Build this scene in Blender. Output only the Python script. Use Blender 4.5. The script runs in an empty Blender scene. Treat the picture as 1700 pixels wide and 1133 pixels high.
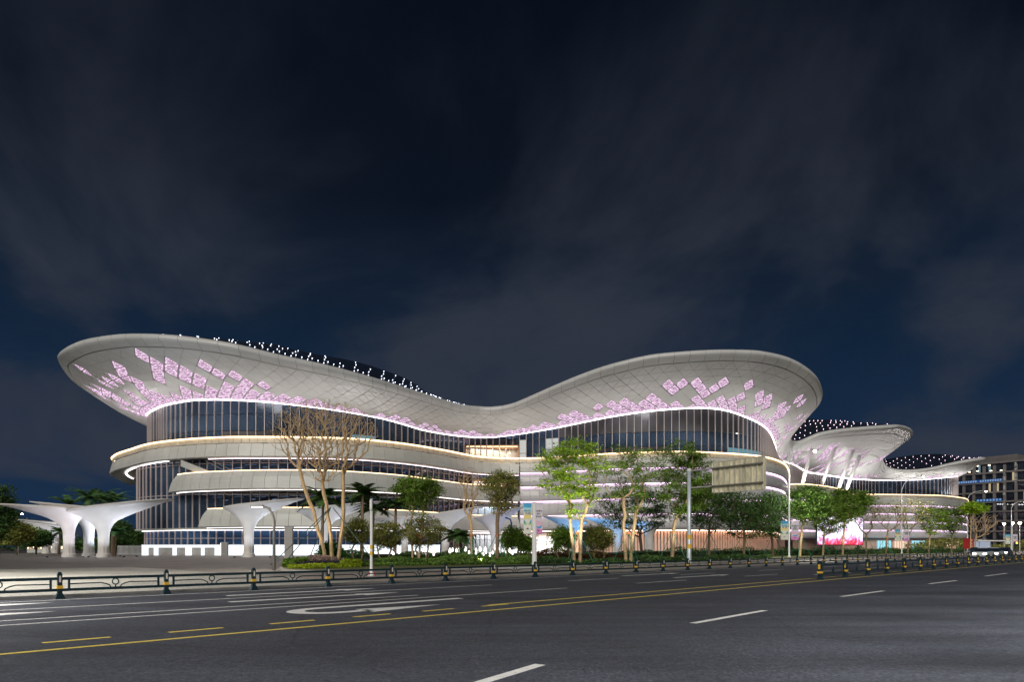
import bpy, math, random
import numpy as np
from mathutils import Vector

rng = random.Random(7)
F, CX, HY, CH = 1133.0, 850.0, 909.0, 1.6      # focal length and horizon of the photograph in its own pixels, eye height
C = bpy.context.scene.collection
scene = bpy.context.scene

# ------------------------------------------------------------------ camera, world, sun, exposure
cam_d = bpy.data.cameras.new('camera'); cam = bpy.data.objects.new('camera', cam_d); C.objects.link(cam)
cam.location = (0, 0, CH); cam.rotation_euler = (math.radians(90), 0, 0)
cam_d.sensor_width = 36; cam_d.lens = 36 * F / 1700; cam_d.shift_y = (HY - 566.5) / 1700; cam_d.clip_end = 4000
scene.camera = cam
scene.view_settings.view_transform = 'Standard'; scene.view_settings.look = 'None'
scene.view_settings.exposure = 0.0; scene.view_settings.gamma = 1.0
scene.cycles.use_denoising = True
scene.cycles.max_bounces = 6; scene.cycles.diffuse_bounces = 2; scene.cycles.glossy_bounces = 3
scene.cycles.transparent_max_bounces = 10; scene.cycles.transmission_bounces = 4
scene.cycles.sample_clamp_indirect = 4.0
scene.cycles.use_light_tree = True

world = bpy.data.worlds.new('World'); scene.world = world; world.use_nodes = True
nt = world.node_tree; N = nt.nodes; L = nt.links; N.clear()
def wn(t, **kw):
    n = N.new(t)
    for k, v in kw.items(): setattr(n, k, v)
    return n
tc = wn('ShaderNodeTexCoord'); sep = wn('ShaderNodeSeparateXYZ'); L.new(tc.outputs['Generated'], sep.inputs[0])
def wmath(op, a, b=None, clamp=False):
    n = wn('ShaderNodeMath', operation=op, use_clamp=clamp)
    for i, v in enumerate((a, b)):
        if v is None: continue
        if isinstance(v, (int, float)): n.inputs[i].default_value = v
        else: L.new(v, n.inputs[i])
    return n.outputs[0]
el = wmath('MAXIMUM', sep.outputs[2], 0.0)
den = wmath('ADD', el, 0.32)
px_ = wmath('DIVIDE', sep.outputs[0], den); py_ = wmath('DIVIDE', sep.outputs[1], den)
cmb = wn('ShaderNodeCombineXYZ'); L.new(px_, cmb.inputs[0]); L.new(py_, cmb.inputs[1])
mp = wn('ShaderNodeMapping'); L.new(cmb.outputs[0], mp.inputs[0])
mp.inputs['Rotation'].default_value = (0, 0, 0); mp.inputs['Scale'].default_value = (0.78, 0.62, 1); mp.inputs['Location'].default_value = (12.4, 2.1, 0)
nz = wn('ShaderNodeTexNoise'); L.new(mp.outputs[0], nz.inputs['Vector'])
nz.inputs['Scale'].default_value = 2.1; nz.inputs['Detail'].default_value = 6.0; nz.inputs['Roughness'].default_value = 0.54; nz.inputs['Distortion'].default_value = 0.45
cr = wn('ShaderNodeValToRGB'); L.new(nz.outputs['Fac'], cr.inputs[0])
cr.color_ramp.interpolation = 'B_SPLINE'
cr.color_ramp.elements[0].position = 0.43; cr.color_ramp.elements[0].color = (0, 0, 0, 1)
cr.color_ramp.elements[1].position = 0.585; cr.color_ramp.elements[1].color = (1, 1, 1, 1)
hg = wn('ShaderNodeValToRGB'); L.new(el, hg.inputs[0])          # clear night sky, horizon to zenith
e = hg.color_ramp.elements
e[0].position = 0.0; e[0].color = (0.0085, 0.028, 0.072, 1); e[1].position = 0.75; e[1].color = (0.0012, 0.0026, 0.006, 1)
e2 = hg.color_ramp.elements.new(0.22); e2.color = (0.0045, 0.018, 0.046, 1)
e3 = hg.color_ramp.elements.new(0.45); e3.color = (0.0013, 0.0042, 0.0115, 1)
hc = wn('ShaderNodeValToRGB'); L.new(el, hc.inputs[0])          # clouds lit by the town
e = hc.color_ramp.elements
e[0].position = 0.0; e[0].color = (0.033, 0.041, 0.062, 1); e[1].position = 0.66; e[1].color = (0.0075, 0.011, 0.019, 1)
e4 = hc.color_ramp.elements.new(0.35); e4.color = (0.030, 0.037, 0.054, 1)
mx = wn('ShaderNodeMix', data_type='RGBA'); L.new(cr.outputs[0], mx.inputs[0]); L.new(hg.outputs[0], mx.inputs[6]); L.new(hc.outputs[0], mx.inputs[7])
bg = wn('ShaderNodeBackground'); L.new(mx.outputs[2], bg.inputs[0]); bg.inputs[1].default_value = 1.0
wo = wn('ShaderNodeOutputWorld'); L.new(bg.outputs[0], wo.inputs[0])

sun_d = bpy.data.lights.new('night_glow_sun', 'SUN'); sun_d.energy = 2.3; sun_d.angle = math.radians(35); sun_d.color = (1.0, 0.955, 0.88)
sun = bpy.data.objects.new('night_glow_sun', sun_d); C.objects.link(sun)
sun.rotation_euler = (math.radians(62), 0, math.radians(-12))

# ------------------------------------------------------------------ helpers
def P(px, py, Z): return ((px - CX) * Z / F, Z, CH - (py - HY) * Z / F)
def G(px, py, z=0.0):
    Z = F * (CH - z) / (py - HY); return ((px - CX) * Z / F, Z, z)
def X2(px, Z): return ((px - CX) * Z / F, Z)
def ST(s, t, z=0.0):                       # road frame: s along the road, t across it
    r = math.sqrt(0.5); return ((s - t) * r, (s + t) * r, z)

_m = {}
def _base(name):
    m = bpy.data.materials.new(name); m.use_nodes = True; n = m.node_tree.nodes; n.clear()
    return m, n, m.node_tree.links
def mat(name, col, rough=0.6, metal=0.0, var=0.12, scale=1.5, bump=0.0, bscale=40.0, island=0.0, spec=0.5, streak=None):
    if name in _m: return _m[name]
    m, n, l = _base(name); out = n.new('ShaderNodeOutputMaterial'); b = n.new('ShaderNodeBsdfPrincipled')
    l.new(b.outputs[0], out.inputs[0]); b.inputs['Roughness'].default_value = rough; b.inputs['Metallic'].default_value = metal
    b.inputs['Specular IOR Level'].default_value = spec
    co = n.new('ShaderNodeTexCoord'); nz = n.new('ShaderNodeTexNoise'); nz.inputs['Scale'].default_value = scale; nz.inputs['Detail'].default_value = 5
    if streak:
        mpn = n.new('ShaderNodeMapping'); mpn.inputs['Scale'].default_value = streak; l.new(co.outputs['Object'], mpn.inputs[0]); l.new(mpn.outputs[0], nz.inputs['Vector'])
    else: l.new(co.outputs['Object'], nz.inputs['Vector'])
    mr = n.new('ShaderNodeMapRange'); mr.inputs[1].default_value = 0.25; mr.inputs[2].default_value = 0.75
    mr.inputs[3].default_value = 1 - var; mr.inputs[4].default_value = 1 + var; l.new(nz.outputs['Fac'], mr.inputs[0])
    hsv = n.new('ShaderNodeHueSaturation'); hsv.inputs['Color'].default_value = (*col, 1)
    v = mr.outputs[0]
    if island:
        ge = n.new('ShaderNodeNewGeometry'); m2 = n.new('ShaderNodeMapRange'); l.new(ge.outputs['Random Per Island'], m2.inputs[0])
        m2.inputs[3].default_value = 1 - island; m2.inputs[4].default_value = 1 + island
        mu = n.new('ShaderNodeMath'); mu.operation = 'MULTIPLY'; l.new(v, mu.inputs[0]); l.new(m2.outputs[0], mu.inputs[1]); v = mu.outputs[0]
    l.new(v, hsv.inputs['Value']); l.new(hsv.outputs[0], b.inputs['Base Color'])
    if bump:
        nb = n.new('ShaderNodeTexNoise'); nb.inputs['Scale'].default_value = bscale; nb.inputs['Detail'].default_value = 4; l.new(co.outputs['Object'], nb.inputs['Vector'])
        bp = n.new('ShaderNodeBump'); bp.inputs['Strength'].default_value = bump; bp.inputs['Distance'].default_value = 0.02
        l.new(nb.outputs['Fac'], bp.inputs['Height']); l.new(bp.outputs[0], b.inputs['Normal'])
    _m[name] = m; return m
def emat(name, col, strength):
    if name in _m: return _m[name]
    m, n, l = _base(name); out = n.new('ShaderNodeOutputMaterial'); em = n.new('ShaderNodeEmission')
    em.inputs[0].default_value = (*col, 1); em.inputs[1].default_value = strength; l.new(em.outputs[0], out.inputs[0])
    _m[name] = m; return m
def leafmat(name, col, island=0.45, trans=0.25):
    if name in _m: return _m[name]
    m, n, l = _base(name); out = n.new('ShaderNodeOutputMaterial')
    ge = n.new('ShaderNodeNewGeometry'); mr = n.new('ShaderNodeMapRange'); l.new(ge.outputs['Random Per Island'], mr.inputs[0]); mr.inputs[3].default_value = 1 - island; mr.inputs[4].default_value = 1 + island
    co = n.new('ShaderNodeTexCoord'); nz = n.new('ShaderNodeTexNoise'); nz.inputs['Scale'].default_value = 0.7; l.new(co.outputs['Object'], nz.inputs['Vector'])
    m2 = n.new('ShaderNodeMapRange'); l.new(nz.outputs['Fac'], m2.inputs[0]); m2.inputs[1].default_value = .3; m2.inputs[2].default_value = .7; m2.inputs[3].default_value = .6; m2.inputs[4].default_value = 1.4
    mu = n.new('ShaderNodeMath'); mu.operation = 'MULTIPLY'; l.new(mr.outputs[0], mu.inputs[0]); l.new(m2.outputs[0], mu.inputs[1])
    hsv = n.new('ShaderNodeHueSaturation'); hsv.inputs['Color'].default_value = (*col, 1); l.new(mu.outputs[0], hsv.inputs['Value'])
    d = n.new('ShaderNodeBsdfDiffuse'); t = n.new('ShaderNodeBsdfTranslucent'); mxs = n.new('ShaderNodeMixShader'); mxs.inputs[0].default_value = trans
    l.new(hsv.outputs[0], d.inputs[0]); l.new(hsv.outputs[0], t.inputs[0]); l.new(d.outputs[0], mxs.inputs[1]); l.new(t.outputs[0], mxs.inputs[2]); l.new(mxs.outputs[0], out.inputs[0])
    _m[name] = m; return m
def glassmat(name, tint, clear, rough=0.05, body=(0.02, 0.035, 0.055)):
    """pane: tinted see-through share 'clear', the rest dark body, with a mirror coat"""
    if name in _m: return _m[name]
    m, n, l = _base(name); out = n.new('ShaderNodeOutputMaterial')
    tr = n.new('ShaderNodeBsdfTransparent'); tr.inputs[0].default_value = (*tint, 1)
    d = n.new('ShaderNodeBsdfDiffuse')
    co = n.new('ShaderNodeTexCoord'); nz = n.new('ShaderNodeTexNoise'); nz.inputs['Scale'].default_value = .12; l.new(co.outputs['Object'], nz.inputs['Vector'])
    mr = n.new('ShaderNodeMapRange'); l.new(nz.outputs['Fac'], mr.inputs[0]); mr.inputs[1].default_value = .35; mr.inputs[2].default_value = .65; mr.inputs[3].default_value = .55; mr.inputs[4].default_value = 1.6
    hsv = n.new('ShaderNodeHueSaturation'); hsv.inputs['Color'].default_value = (*body, 1); l.new(mr.outputs[0], hsv.inputs['Value']); l.new(hsv.outputs[0], d.inputs[0])
    m1 = n.new('ShaderNodeMixShader'); m1.inputs[0].default_value = 1 - clear; l.new(tr.outputs[0], m1.inputs[1]); l.new(d.outputs[0], m1.inputs[2])
    g = n.new('ShaderNodeBsdfGlossy'); g.inputs['Roughness'].default_value = rough; g.inputs[0].default_value = (.85, .9, 1, 1)
    fr = n.new('ShaderNodeFresnel'); fr.inputs[0].default_value = 1.55
    m3 = n.new('ShaderNodeMixShader'); l.new(fr.outputs[0], m3.inputs[0]); l.new(m1.outputs[0], m3.inputs[1]); l.new(g.outputs[0], m3.inputs[2]); l.new(m3.outputs[0], out.inputs[0])
    _m[name] = m; return m

def loc_of(o):
    x = y = z = 0.0
    while o is not None:
        x += o.location[0]; y += o.location[1]; z += o.location[2]; o = o.parent
    return x, y, z
def link(name, me, parent=None, loc=(0, 0, 0), rotz=0.0):
    o = bpy.data.objects.new(name, me); C.objects.link(o); o.location = loc; o.rotation_euler = (0, 0, rotz)
    if parent is not None: o.parent = parent
    return o
def thing(name, label, cat, loc=(0, 0, 0), rotz=0.0, group=None):
    o = link(name, None, None, loc, rotz); o['label'] = label; o['category'] = cat
    if group: o['group'] = group
    return o
def tag(o, label=None, cat=None, group=None, kind=None):
    for k, v in (('label', label), ('category', cat), ('group', group), ('kind', kind)):
        if v: o[k] = v
    return o
def copy_tree(o, parent=None):
    c = o.copy(); C.objects.link(c); c.parent = parent
    for ch in list(o.children): copy_tree(ch, c)
    return c

class MB:
    def __init__(s): s.v = []; s.f = []; s.sm = False
    def add(s, v, f):
        b = len(s.v); s.v.extend([tuple(p) for p in v]); s.f.extend([tuple(i + b for i in q) for q in f]); return s
    def quad(s, a, b, c, d): return s.add((a, b, c, d), ((0, 1, 2, 3),))
    def box(s, c, d, rz=0.0):
        ca, sa = math.cos(rz), math.sin(rz); v = []
        for k in (-.5, .5):
            for i, j in ((-.5, -.5), (.5, -.5), (.5, .5), (-.5, .5)):
                x, y = i * d[0], j * d[1]; v.append((c[0] + x * ca - y * sa, c[1] + x * sa + y * ca, c[2] + k * d[2]))
        return s.add(v, ((0, 3, 2, 1), (4, 5, 6, 7), (0, 1, 5, 4), (1, 2, 6, 5), (2, 3, 7, 6), (3, 0, 4, 7)))
    def prism(s, poly, z0, z1):
        n = len(poly); v = [(x, y, z0) for x, y in poly] + [(x, y, z1) for x, y in poly]
        return s.add(v, [tuple(range(n - 1, -1, -1)), tuple(range(n, 2 * n))] + [(i, (i + 1) % n, n + (i + 1) % n, n + i) for i in range(n)])
    def tube(s, pts, r, k=6, cap=True):
        pts = [Vector(p) for p in pts]; n = len(pts)
        if not hasattr(r, '__len__'): r = [r] * n
        v = []; ref = Vector((0.123, 0.97, 0.2))
        for i, p in enumerate(pts):
            t = (pts[min(i + 1, n - 1)] - pts[max(i - 1, 0)])
            if t.length < 1e-6: t = Vector((0, 0, 1))
            t.normalize(); a = t.cross(ref)
            if a.length < .05: a = t.cross(Vector((1, 0, 0)))
            a.normalize(); b = t.cross(a)
            for j in range(k):
                w = 2 * math.pi * j / k; v.append(p + (a * math.cos(w) + b * math.sin(w)) * r[i])
        f = [(i * k + j, i * k + (j + 1) % k, (i + 1) * k + (j + 1) % k, (i + 1) * k + j) for i in range(n - 1) for j in range(k)]
        if cap: f += [tuple(range(k - 1, -1, -1)), tuple(range((n - 1) * k, n * k))]
        return s.add(v, f)
    def lathe(s, prof, c=(0, 0, 0), k=12):
        v = []; n = len(prof)
        for r, z in prof:
            for j in range(k):
                w = 2 * math.pi * j / k; v.append((c[0] + r * math.cos(w), c[1] + r * math.sin(w), c[2] + z))
        f = [(i * k + j, i * k + (j + 1) % k, (i + 1) * k + (j + 1) % k, (i + 1) * k + j) for i in range(n - 1) for j in range(k)]
        f += [tuple(range(k - 1, -1, -1)), tuple(range((n - 1) * k, n * k))]
        return s.add(v, f)
    def mesh(s, name, m, smooth=False, off=(0, 0, 0)):
        me = bpy.data.meshes.new(name)
        me.from_pydata([(a - off[0], b - off[1], c - off[2]) for a, b, c in s.v], [], s.f)
        if m is not None: me.materials.append(m)
        if smooth: me.shade_smooth()
        me.update(); return me
    def build(s, name, m, parent=None, smooth=False, world=True, kind=None, label=None, loc=(0, 0, 0)):
        off = loc_of(parent) if (parent is not None and world) else (0, 0, 0)
        o = link(name, s.mesh(name, m, smooth, off), parent, loc)
        if kind: o['kind'] = kind
        if label: o['label'] = label
        return o

def crom(pts, per=12):
    p = [np.array(q, float) for q in pts]; p = [2 * p[0] - p[1]] + p + [2 * p[-1] - p[-2]]; out = []
    for i in range(1, len(p) - 2):
        for k in range(per):
            t = k / per; a, b, c, d = p[i - 1:i + 3]
            out.append(.5 * (2 * b + (c - a) * t + (2 * a - 5 * b + 4 * c - d) * t * t + (3 * b - a - 3 * c + d) * t ** 3))
    out.append(p[-2]); return np.array(out)
def resample(c, step=None, n=None, dims=2):
    d = np.linalg.norm(np.diff(c[:, :dims], axis=0), axis=1); s = np.r_[0, np.cumsum(d)]
    if n is None: n = max(2, int(round(s[-1] / step)) + 1)
    u = np.linspace(0, s[-1], n)
    return np.stack([np.interp(u, s, c[:, k]) for k in range(c.shape[1])], 1)
def outn(c):                                # outward normals of a plan curve that runs left to right
    t = np.gradient(c[:, :2], axis=0); t /= np.linalg.norm(t, axis=1)[:, None] + 1e-9
    return np.stack([t[:, 1], -t[:, 0]], 1)
def offset(c, d):
    n = outn(c); r = c.copy(); r[:, :2] += n * d; return r

def scr(v):                                 # size in photograph pixels of a piece
    v = np.array(v); y = np.maximum(v[:, 1], 1.0); a = v[:, 0] / y * F; b = v[:, 2] / y * F
    return float(max(a.max() - a.min(), b.max() - b.min())), float((a.max() - a.min()) * (b.max() - b.min()))
def pieces(lst, name, m, parent, limit=300, least=8.0, smooth=False):
    """alike pieces: the largest become objects, the rest are joined"""
    r = [(scr(v), v, f) for v, f in lst]; r.sort(key=lambda q: -q[0][1]); rest = MB(); k = 0
    for (w, a), v, f in r:
        if k < limit and w >= least:
            MB().add(v, f).build(name, m, parent, smooth); k += 1
        else: rest.add(v, f)
    if rest.v: rest.build(name, m, parent, smooth, kind='stuff')
def slab(pts, n, th):                       # polygon given thickness along n
    k = len(pts); a = [np.array(p, float) for p in pts]; b = [p + np.array(n) * th for p in a]
    return a + b, [tuple(range(k)), tuple(range(2 * k - 1, k - 1, -1))] + [(i, k + i, k + (i + 1) % k, (i + 1) % k) for i in range(k)]

# ------------------------------------------------------------------ materials
M_clad = mat('white_aluminium_cladding', (0.47, 0.475, 0.44), 0.42, 0.0, 0.10, .25)
M_clad2 = mat('pearl_curved_cladding', (0.46, 0.45, 0.46), 0.32, 0.0, 0.10, .25)
M_soff = mat('soffit_panel_metal', (0.52, 0.52, 0.51), 0.45, 0.0, 0.08, .15)
M_seam = mat('dark_joint', (0.30, 0.30, 0.30), 0.8)
M_rim = mat('roof_rim_metal', (0.50, 0.50, 0.49), 0.4, 0.0, .06, .2)
M_deck = mat('dark_roof_glass', (0.012, 0.016, 0.028), 0.25, 0.0, .2, .5)
M_fin = mat('champagne_mullion', (0.42, 0.37, 0.35), 0.4, 0.2, .08)
M_pinkfin = mat('pale_pink_mullion', (0.60, 0.50, 0.47), 0.4, 0.1, .08)
M_glass = glassmat('dark_facade_glass', (.6, .7, .85), .30, body=(.042, .066, .105))
M_glassg = glassmat('grey_spandrel_glass', (.5, .6, .7), .05, body=(.075, .075, .08))
M_clear = glassmat('clear_shop_glass', (.93, .93, .93), .96)
M_blueg = glassmat('blue_lobby_glass', (.45, .65, .95), .30, body=(.055, .12, .25))
M_core = mat('interior_wall_grey', (0.22, 0.22, 0.22), .8)
M_inw = mat('interior_wall_white', (0.7, 0.66, 0.6), .8)
M_wood = mat('warm_wood_wall', (0.50, 0.27, 0.13), .5, 0, .2, 2, streak=(1, 1, .2))
M_white = mat('white_paint', (0.72, 0.72, 0.70), .45, 0, .06, 1.2)
M_canopy = mat('canopy_white_skin', (0.58, 0.555, 0.52), .6, 0, .10, .35, spec=.3)
M_dark = mat('dark_green_steel', (0.012, 0.035, 0.045), .4, .2, .2)
M_yel = mat('reflector_yellow', (0.75, 0.45, 0.05), .4, 0, .1, 20)
M_steel = mat('galvanised_steel', (0.42, 0.43, 0.43), .4, .5, .12, 3)
M_lampg = mat('grey_lamp_post', (0.28, 0.27, 0.25), .45, .2, .08)
E_wh = emat('white_led', (1.0, 0.91, 0.90), 4.5)
E_warm = emat('warm_led', (1.0, 0.68, 0.38), 4.0)
E_pink = emat('pink_led', (0.95, 0.62, 0.92), 5.0)
E_roof = emat('roof_point_light', (0.80, 0.84, 1.0), 4.5)
E_roofp = emat('pink_roof_point_light', (1.0, 0.72, 0.82), 5.0)
E_lamp = emat('street_lamp_glow', (1.0, 0.93, 0.80), 60.0)
# ------------------------------------------------------------------ ground, road, paving
def asphalt():
    m, n, l = _base('asphalt'); out = n.new('ShaderNodeOutputMaterial'); b = n.new('ShaderNodeBsdfPrincipled'); l.new(b.outputs[0], out.inputs[0])
    co = n.new('ShaderNodeTexCoord')
    def noise(sc, det, vec=None):
        q = n.new('ShaderNodeTexNoise'); q.inputs['Scale'].default_value = sc; q.inputs['Detail'].default_value = det; l.new(vec or co.outputs['Object'], q.inputs['Vector']); return q.outputs['Fac']
    mp_ = n.new('ShaderNodeMapping'); mp_.inputs['Rotation'].default_value = (0, 0, math.radians(-45)); mp_.inputs['Scale'].default_value = (.06, .9, 1); l.new(co.outputs['Object'], mp_.inputs[0])
    a = noise(.35, 4); tr = noise(1.0, 4, mp_.outputs[0]); g = noise(22, 3); g2 = noise(7, 6)
    def mr(v, lo, hi, o0, o1):
        q = n.new('ShaderNodeMapRange'); l.new(v, q.inputs[0]); q.inputs[1].default_value = lo; q.inputs[2].default_value = hi; q.inputs[3].default_value = o0; q.inputs[4].default_value = o1; return q.outputs[0]
    def mul(x, y):
        q = n.new('ShaderNodeMath'); q.operation = 'MULTIPLY'; l.new(x, q.inputs[0]); l.new(y, q.inputs[1]); return q.outputs[0]
    vo = n.new('ShaderNodeTexVoronoi'); vo.feature = 'DISTANCE_TO_EDGE'; vo.inputs['Scale'].default_value = .16
    wq = n.new('ShaderNodeTexNoise'); wq.inputs['Scale'].default_value = 1.4; wq.inputs['Detail'].default_value = 6; l.new(co.outputs['Object'], wq.inputs['Vector'])
    wm = n.new('ShaderNodeMix'); wm.data_type = 'RGBA'; wm.inputs[0].default_value = .12; l.new(co.outputs['Object'], wm.inputs[6]); l.new(wq.outputs['Color'], wm.inputs[7]); l.new(wm.outputs[2], vo.inputs['Vector'])
    crk = mr(vo.outputs['Distance'], .0, .004, .62, 1.0)
    v = mul(mul(mul(mr(a, .3, .7, .78, 1.2), mr(tr, .3, .7, .66, 1.28)), mul(mr(g, .3, .72, .42, 1.75), mr(g2, .3, .7, .72, 1.3))), crk)
    h = n.new('ShaderNodeHueSaturation'); h.inputs['Color'].default_value = (.052, .058, .075, 1); l.new(v, h.inputs['Value']); l.new(h.outputs[0], b.inputs['Base Color'])
    b.inputs['Specular IOR Level'].default_value = .35; l.new(mr(a, .3, .7, .55, .75), b.inputs['Roughness'])
    bp = n.new('ShaderNodeBump'); bp.inputs['Strength'].default_value = .6; bp.inputs['Distance'].default_value = .015; l.new(g, bp.inputs['Height']); l.new(bp.outputs[0], b.inputs['Normal'])
    return m
def paving(name, c1, c2, mortar, w, h, rot=45):
    m, n, l = _base(name); out = n.new('ShaderNodeOutputMaterial'); b = n.new('ShaderNodeBsdfPrincipled'); l.new(b.outputs[0], out.inputs[0])
    co = n.new('ShaderNodeTexCoord'); mp_ = n.new('ShaderNodeMapping'); mp_.inputs['Rotation'].default_value = (0, 0, math.radians(-rot)); l.new(co.outputs['Object'], mp_.inputs[0])
    br = n.new('ShaderNodeTexBrick'); l.new(mp_.outputs[0], br.inputs['Vector']); br.inputs['Color1'].default_value = (*c1, 1); br.inputs['Color2'].default_value = (*c2, 1); br.inputs['Mortar'].default_value = (*mortar, 1)
    br.inputs['Scale'].default_value = 1; br.inputs['Brick Width'].default_value = w; br.inputs['Row Height'].default_value = h; br.inputs['Mortar Size'].default_value = .03
    nz = n.new('ShaderNodeTexNoise'); nz.inputs['Scale'].default_value = .25; nz.inputs['Detail'].default_value = 6; l.new(co.outputs['Object'], nz.inputs['Vector'])
    r = n.new('ShaderNodeMapRange'); l.new(nz.outputs['Fac'], r.inputs[0]); r.inputs[1].default_value = .3; r.inputs[2].default_value = .7; r.inputs[3].default_value = .75; r.inputs[4].default_value = 1.2
    hs = n.new('ShaderNodeHueSaturation'); l.new(br.outputs[0], hs.inputs['Color']); l.new(r.outputs[0], hs.inputs['Value']); l.new(hs.outputs[0], b.inputs['Base Color']); b.inputs['Roughness'].default_value = .5
    return m
M_asph = asphalt()
M_plaza = paving('plaza_paving', (.20, .185, .17), (.24, .22, .20), (.12, .11, .10), 1.2, .6)
M_drive = paving('driveway_paving', (.46, .45, .39), (.40, .39, .35), (.2, .19, .17), .6, .3)
M_walk = paving('pavement_paving', (.34, .28, .24), (.30, .26, .23), (.2, .17, .15), .6, .3)
M_kerb = mat('kerb_stone', (.36, .35, .33), .7, 0, .12, 3)
M_soil = mat('far_ground', (.06, .06, .055), .9, 0, .3, .05)
def paint(name, col):
    m = mat(name, col, .55, 0, .14, 6); n, l = m.node_tree.nodes, m.node_tree.links; b = next(q for q in n if q.type == 'BSDF_PRINCIPLED'); src = b.inputs['Base Color'].links[0].from_socket
    co = n.new('ShaderNodeTexCoord'); nz = n.new('ShaderNodeTexNoise'); nz.inputs['Scale'].default_value = 9; nz.inputs['Detail'].default_value = 8; nz.inputs['Roughness'].default_value = .75; l.new(co.outputs['Object'], nz.inputs['Vector'])
    r = n.new('ShaderNodeMapRange'); l.new(nz.outputs['Fac'], r.inputs[0]); r.inputs[1].default_value = .56; r.inputs[2].default_value = .68; r.inputs[4].default_value = .8
    mxx = n.new('ShaderNodeMix'); mxx.data_type = 'RGBA'; l.new(r.outputs[0], mxx.inputs[0]); l.new(src, mxx.inputs[6]); mxx.inputs[7].default_value = (.07, .07, .08, 1); l.new(mxx.outputs[2], b.inputs['Base Color']); return m
M_line = paint('white_road_paint', (.78, .78, .76)); M_yline = paint('yellow_road_paint', (.85, .66, .12))
def sheet(name, poly, z, m, kind='structure', parent=None):
    b = MB(); b.add([(x, y, z) for x, y in poly], [tuple(range(len(poly)))]); o = b.build(name, m, parent)
    if kind: o['kind'] = kind
    return o
sheet('ground', [(-1500, -200), (1500, -200), (1500, 2500), (-1500, 2500)], -0.008, M_soil)
def STr(s0, t0, s1, t1): return [ST(s0, t0)[:2], ST(s1, t0)[:2], ST(s1, t1)[:2], ST(s0, t1)[:2]]
sheet('road', STr(-60, -12, 420, 25.3), 0.0, M_asph)
o = MB(); o.prism(STr(-60, 25.32, 420, 25.5), -.1, .10); o.build('kerb', M_kerb)['kind'] = 'structure'
sheet('driveway', STr(-60, 25.5, 17, 60), 0.004, M_drive)
sheet('pavement', STr(17.01, 25.5, 300, 34.6), 0.008, M_walk)
sheet('plaza', [ST(-60, 60)[:2], ST(17, 60)[:2], ST(17, 34.6)[:2], ST(330, 34.6)[:2], ST(330, 200)[:2], ST(-60, 200)[:2]], 0.002, M_plaza)

def rline(name, s0, t0, s1, t1, w, m, label=None, z=.004):
    dx, dy = s1 - s0, t1 - t0; d = math.hypot(dx, dy); nx, ny = -dy / d * w / 2, dx / d * w / 2
    b = MB(); b.add([ST(s0 + nx, t0 + ny, z), ST(s0 - nx, t0 - ny, z), ST(s1 - nx, t1 - ny, z), ST(s1 + nx, t1 + ny, z)], ((0, 1, 2, 3),))
    o = b.build(name, m); o['kind'] = 'structure'; return o
def GS(px, py):
    x, y, _ = G(px, py); return (x + y) * math.sqrt(.5), (y - x) * math.sqrt(.5)
rline('yellow_lane_line', -20, 12.55, 400, 12.55, .15, M_yline)
rline('yellow_lane_line', 12.8, 13.72, 400, 13.72, .15, M_yline)
for k in range(-6, 6): rline('yellow_dash', 2.5 + 1.98 * k, 13.55, 3.52 + 1.98 * k, 13.58, .15, M_yline)
rline('white_lane_line', -20, 17.0, 20.3, 17.25, .13, M_line)
rline('white_lane_line', -20, 18.2, 13.8, 18.2, .13, M_line)
rline('white_lane_line', -20, 21.7, 19.7, 20.9, .13, M_line)
rline('white_lane_line', -20, 24.25, 400, 24.25, .13, M_line)
for k in range(0, 16):
    rline('white_dash', 25.1 + 10.2 * k, 17.35, 29.3 + 10.2 * k, 17.35, .14, M_line)
    rline('white_dash', 24.6 + 10.0 * k, 20.9, 28.6 + 10.0 * k, 20.9, .14, M_line)
for a, b in (((780, 1140), (897, 1104.5)), ((1150, 1036), (1270, 1014.5)), ((1397, 991.5), (1467, 982)), ((1543, 970.3), (1588, 964.7)), ((1635, 957.5), (1672, 952.7))):
    (s0, t0), (s1, t1) = GS(*a), GS(*b); rline('white_dash', s0, t0, s1, t1, .17, M_line)
def arrow(s0, s1, t, hw=.15, hl=1.6, aw=.42):
    b = MB(); zz = .0045
    b.add([ST(s0, t - hw, zz), ST(s1 - hl, t - hw, zz), ST(s1 - hl, t + hw, zz), ST(s0, t + hw, zz)], ((0, 1, 2, 3),))
    b.add([ST(s1 - hl, t - aw, zz), ST(s1, t, zz), ST(s1 - hl, t + aw, zz)], ((0, 1, 2),))
    b.build('lane_arrow', M_line)['kind'] = 'structure'
arrow(8.2, 14.2, 19.8); arrow(9.2, 15.0, 22.4); arrow(-3, 4.0, 20.0); arrow(-1, 4.6, 23.2)
arrow(31, 37, 19.1); arrow(31, 37, 22.4); arrow(40, 46, 15.4)
b = MB(); zz = .0045
def arc(cs, ct, r, a0, a1, n=14): return [(cs + r * 1.25 * math.cos(math.radians(a0 + (a1 - a0) * i / n)), ct + r * math.sin(math.radians(a0 + (a1 - a0) * i / n))) for i in range(n + 1)]
outer = arc(8.95, 15.45, .88, 90, 270); inner_ = arc(8.95, 15.45, .52, 90, 270)
for i in range(len(outer) - 1):
    b.add([ST(*outer[i], zz), ST(*outer[i + 1], zz), ST(*inner_[i + 1], zz), ST(*inner_[i], zz)], ((0, 1, 2, 3),))
b.add([ST(8.95, 15.97, zz), ST(13.9, 15.97, zz), ST(13.9, 16.33, zz), ST(8.95, 16.33, zz)], ((0, 1, 2, 3),))
b.add([ST(8.95, 14.57, zz), ST(9.7, 14.57, zz), ST(9.7, 14.93, zz), ST(8.95, 14.93, zz)], ((0, 1, 2, 3),))
b.add([ST(9.5, 14.28, zz), ST(12.0, 14.8, zz), ST(9.5, 15.2, zz)], ((0, 1, 2),))
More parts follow.
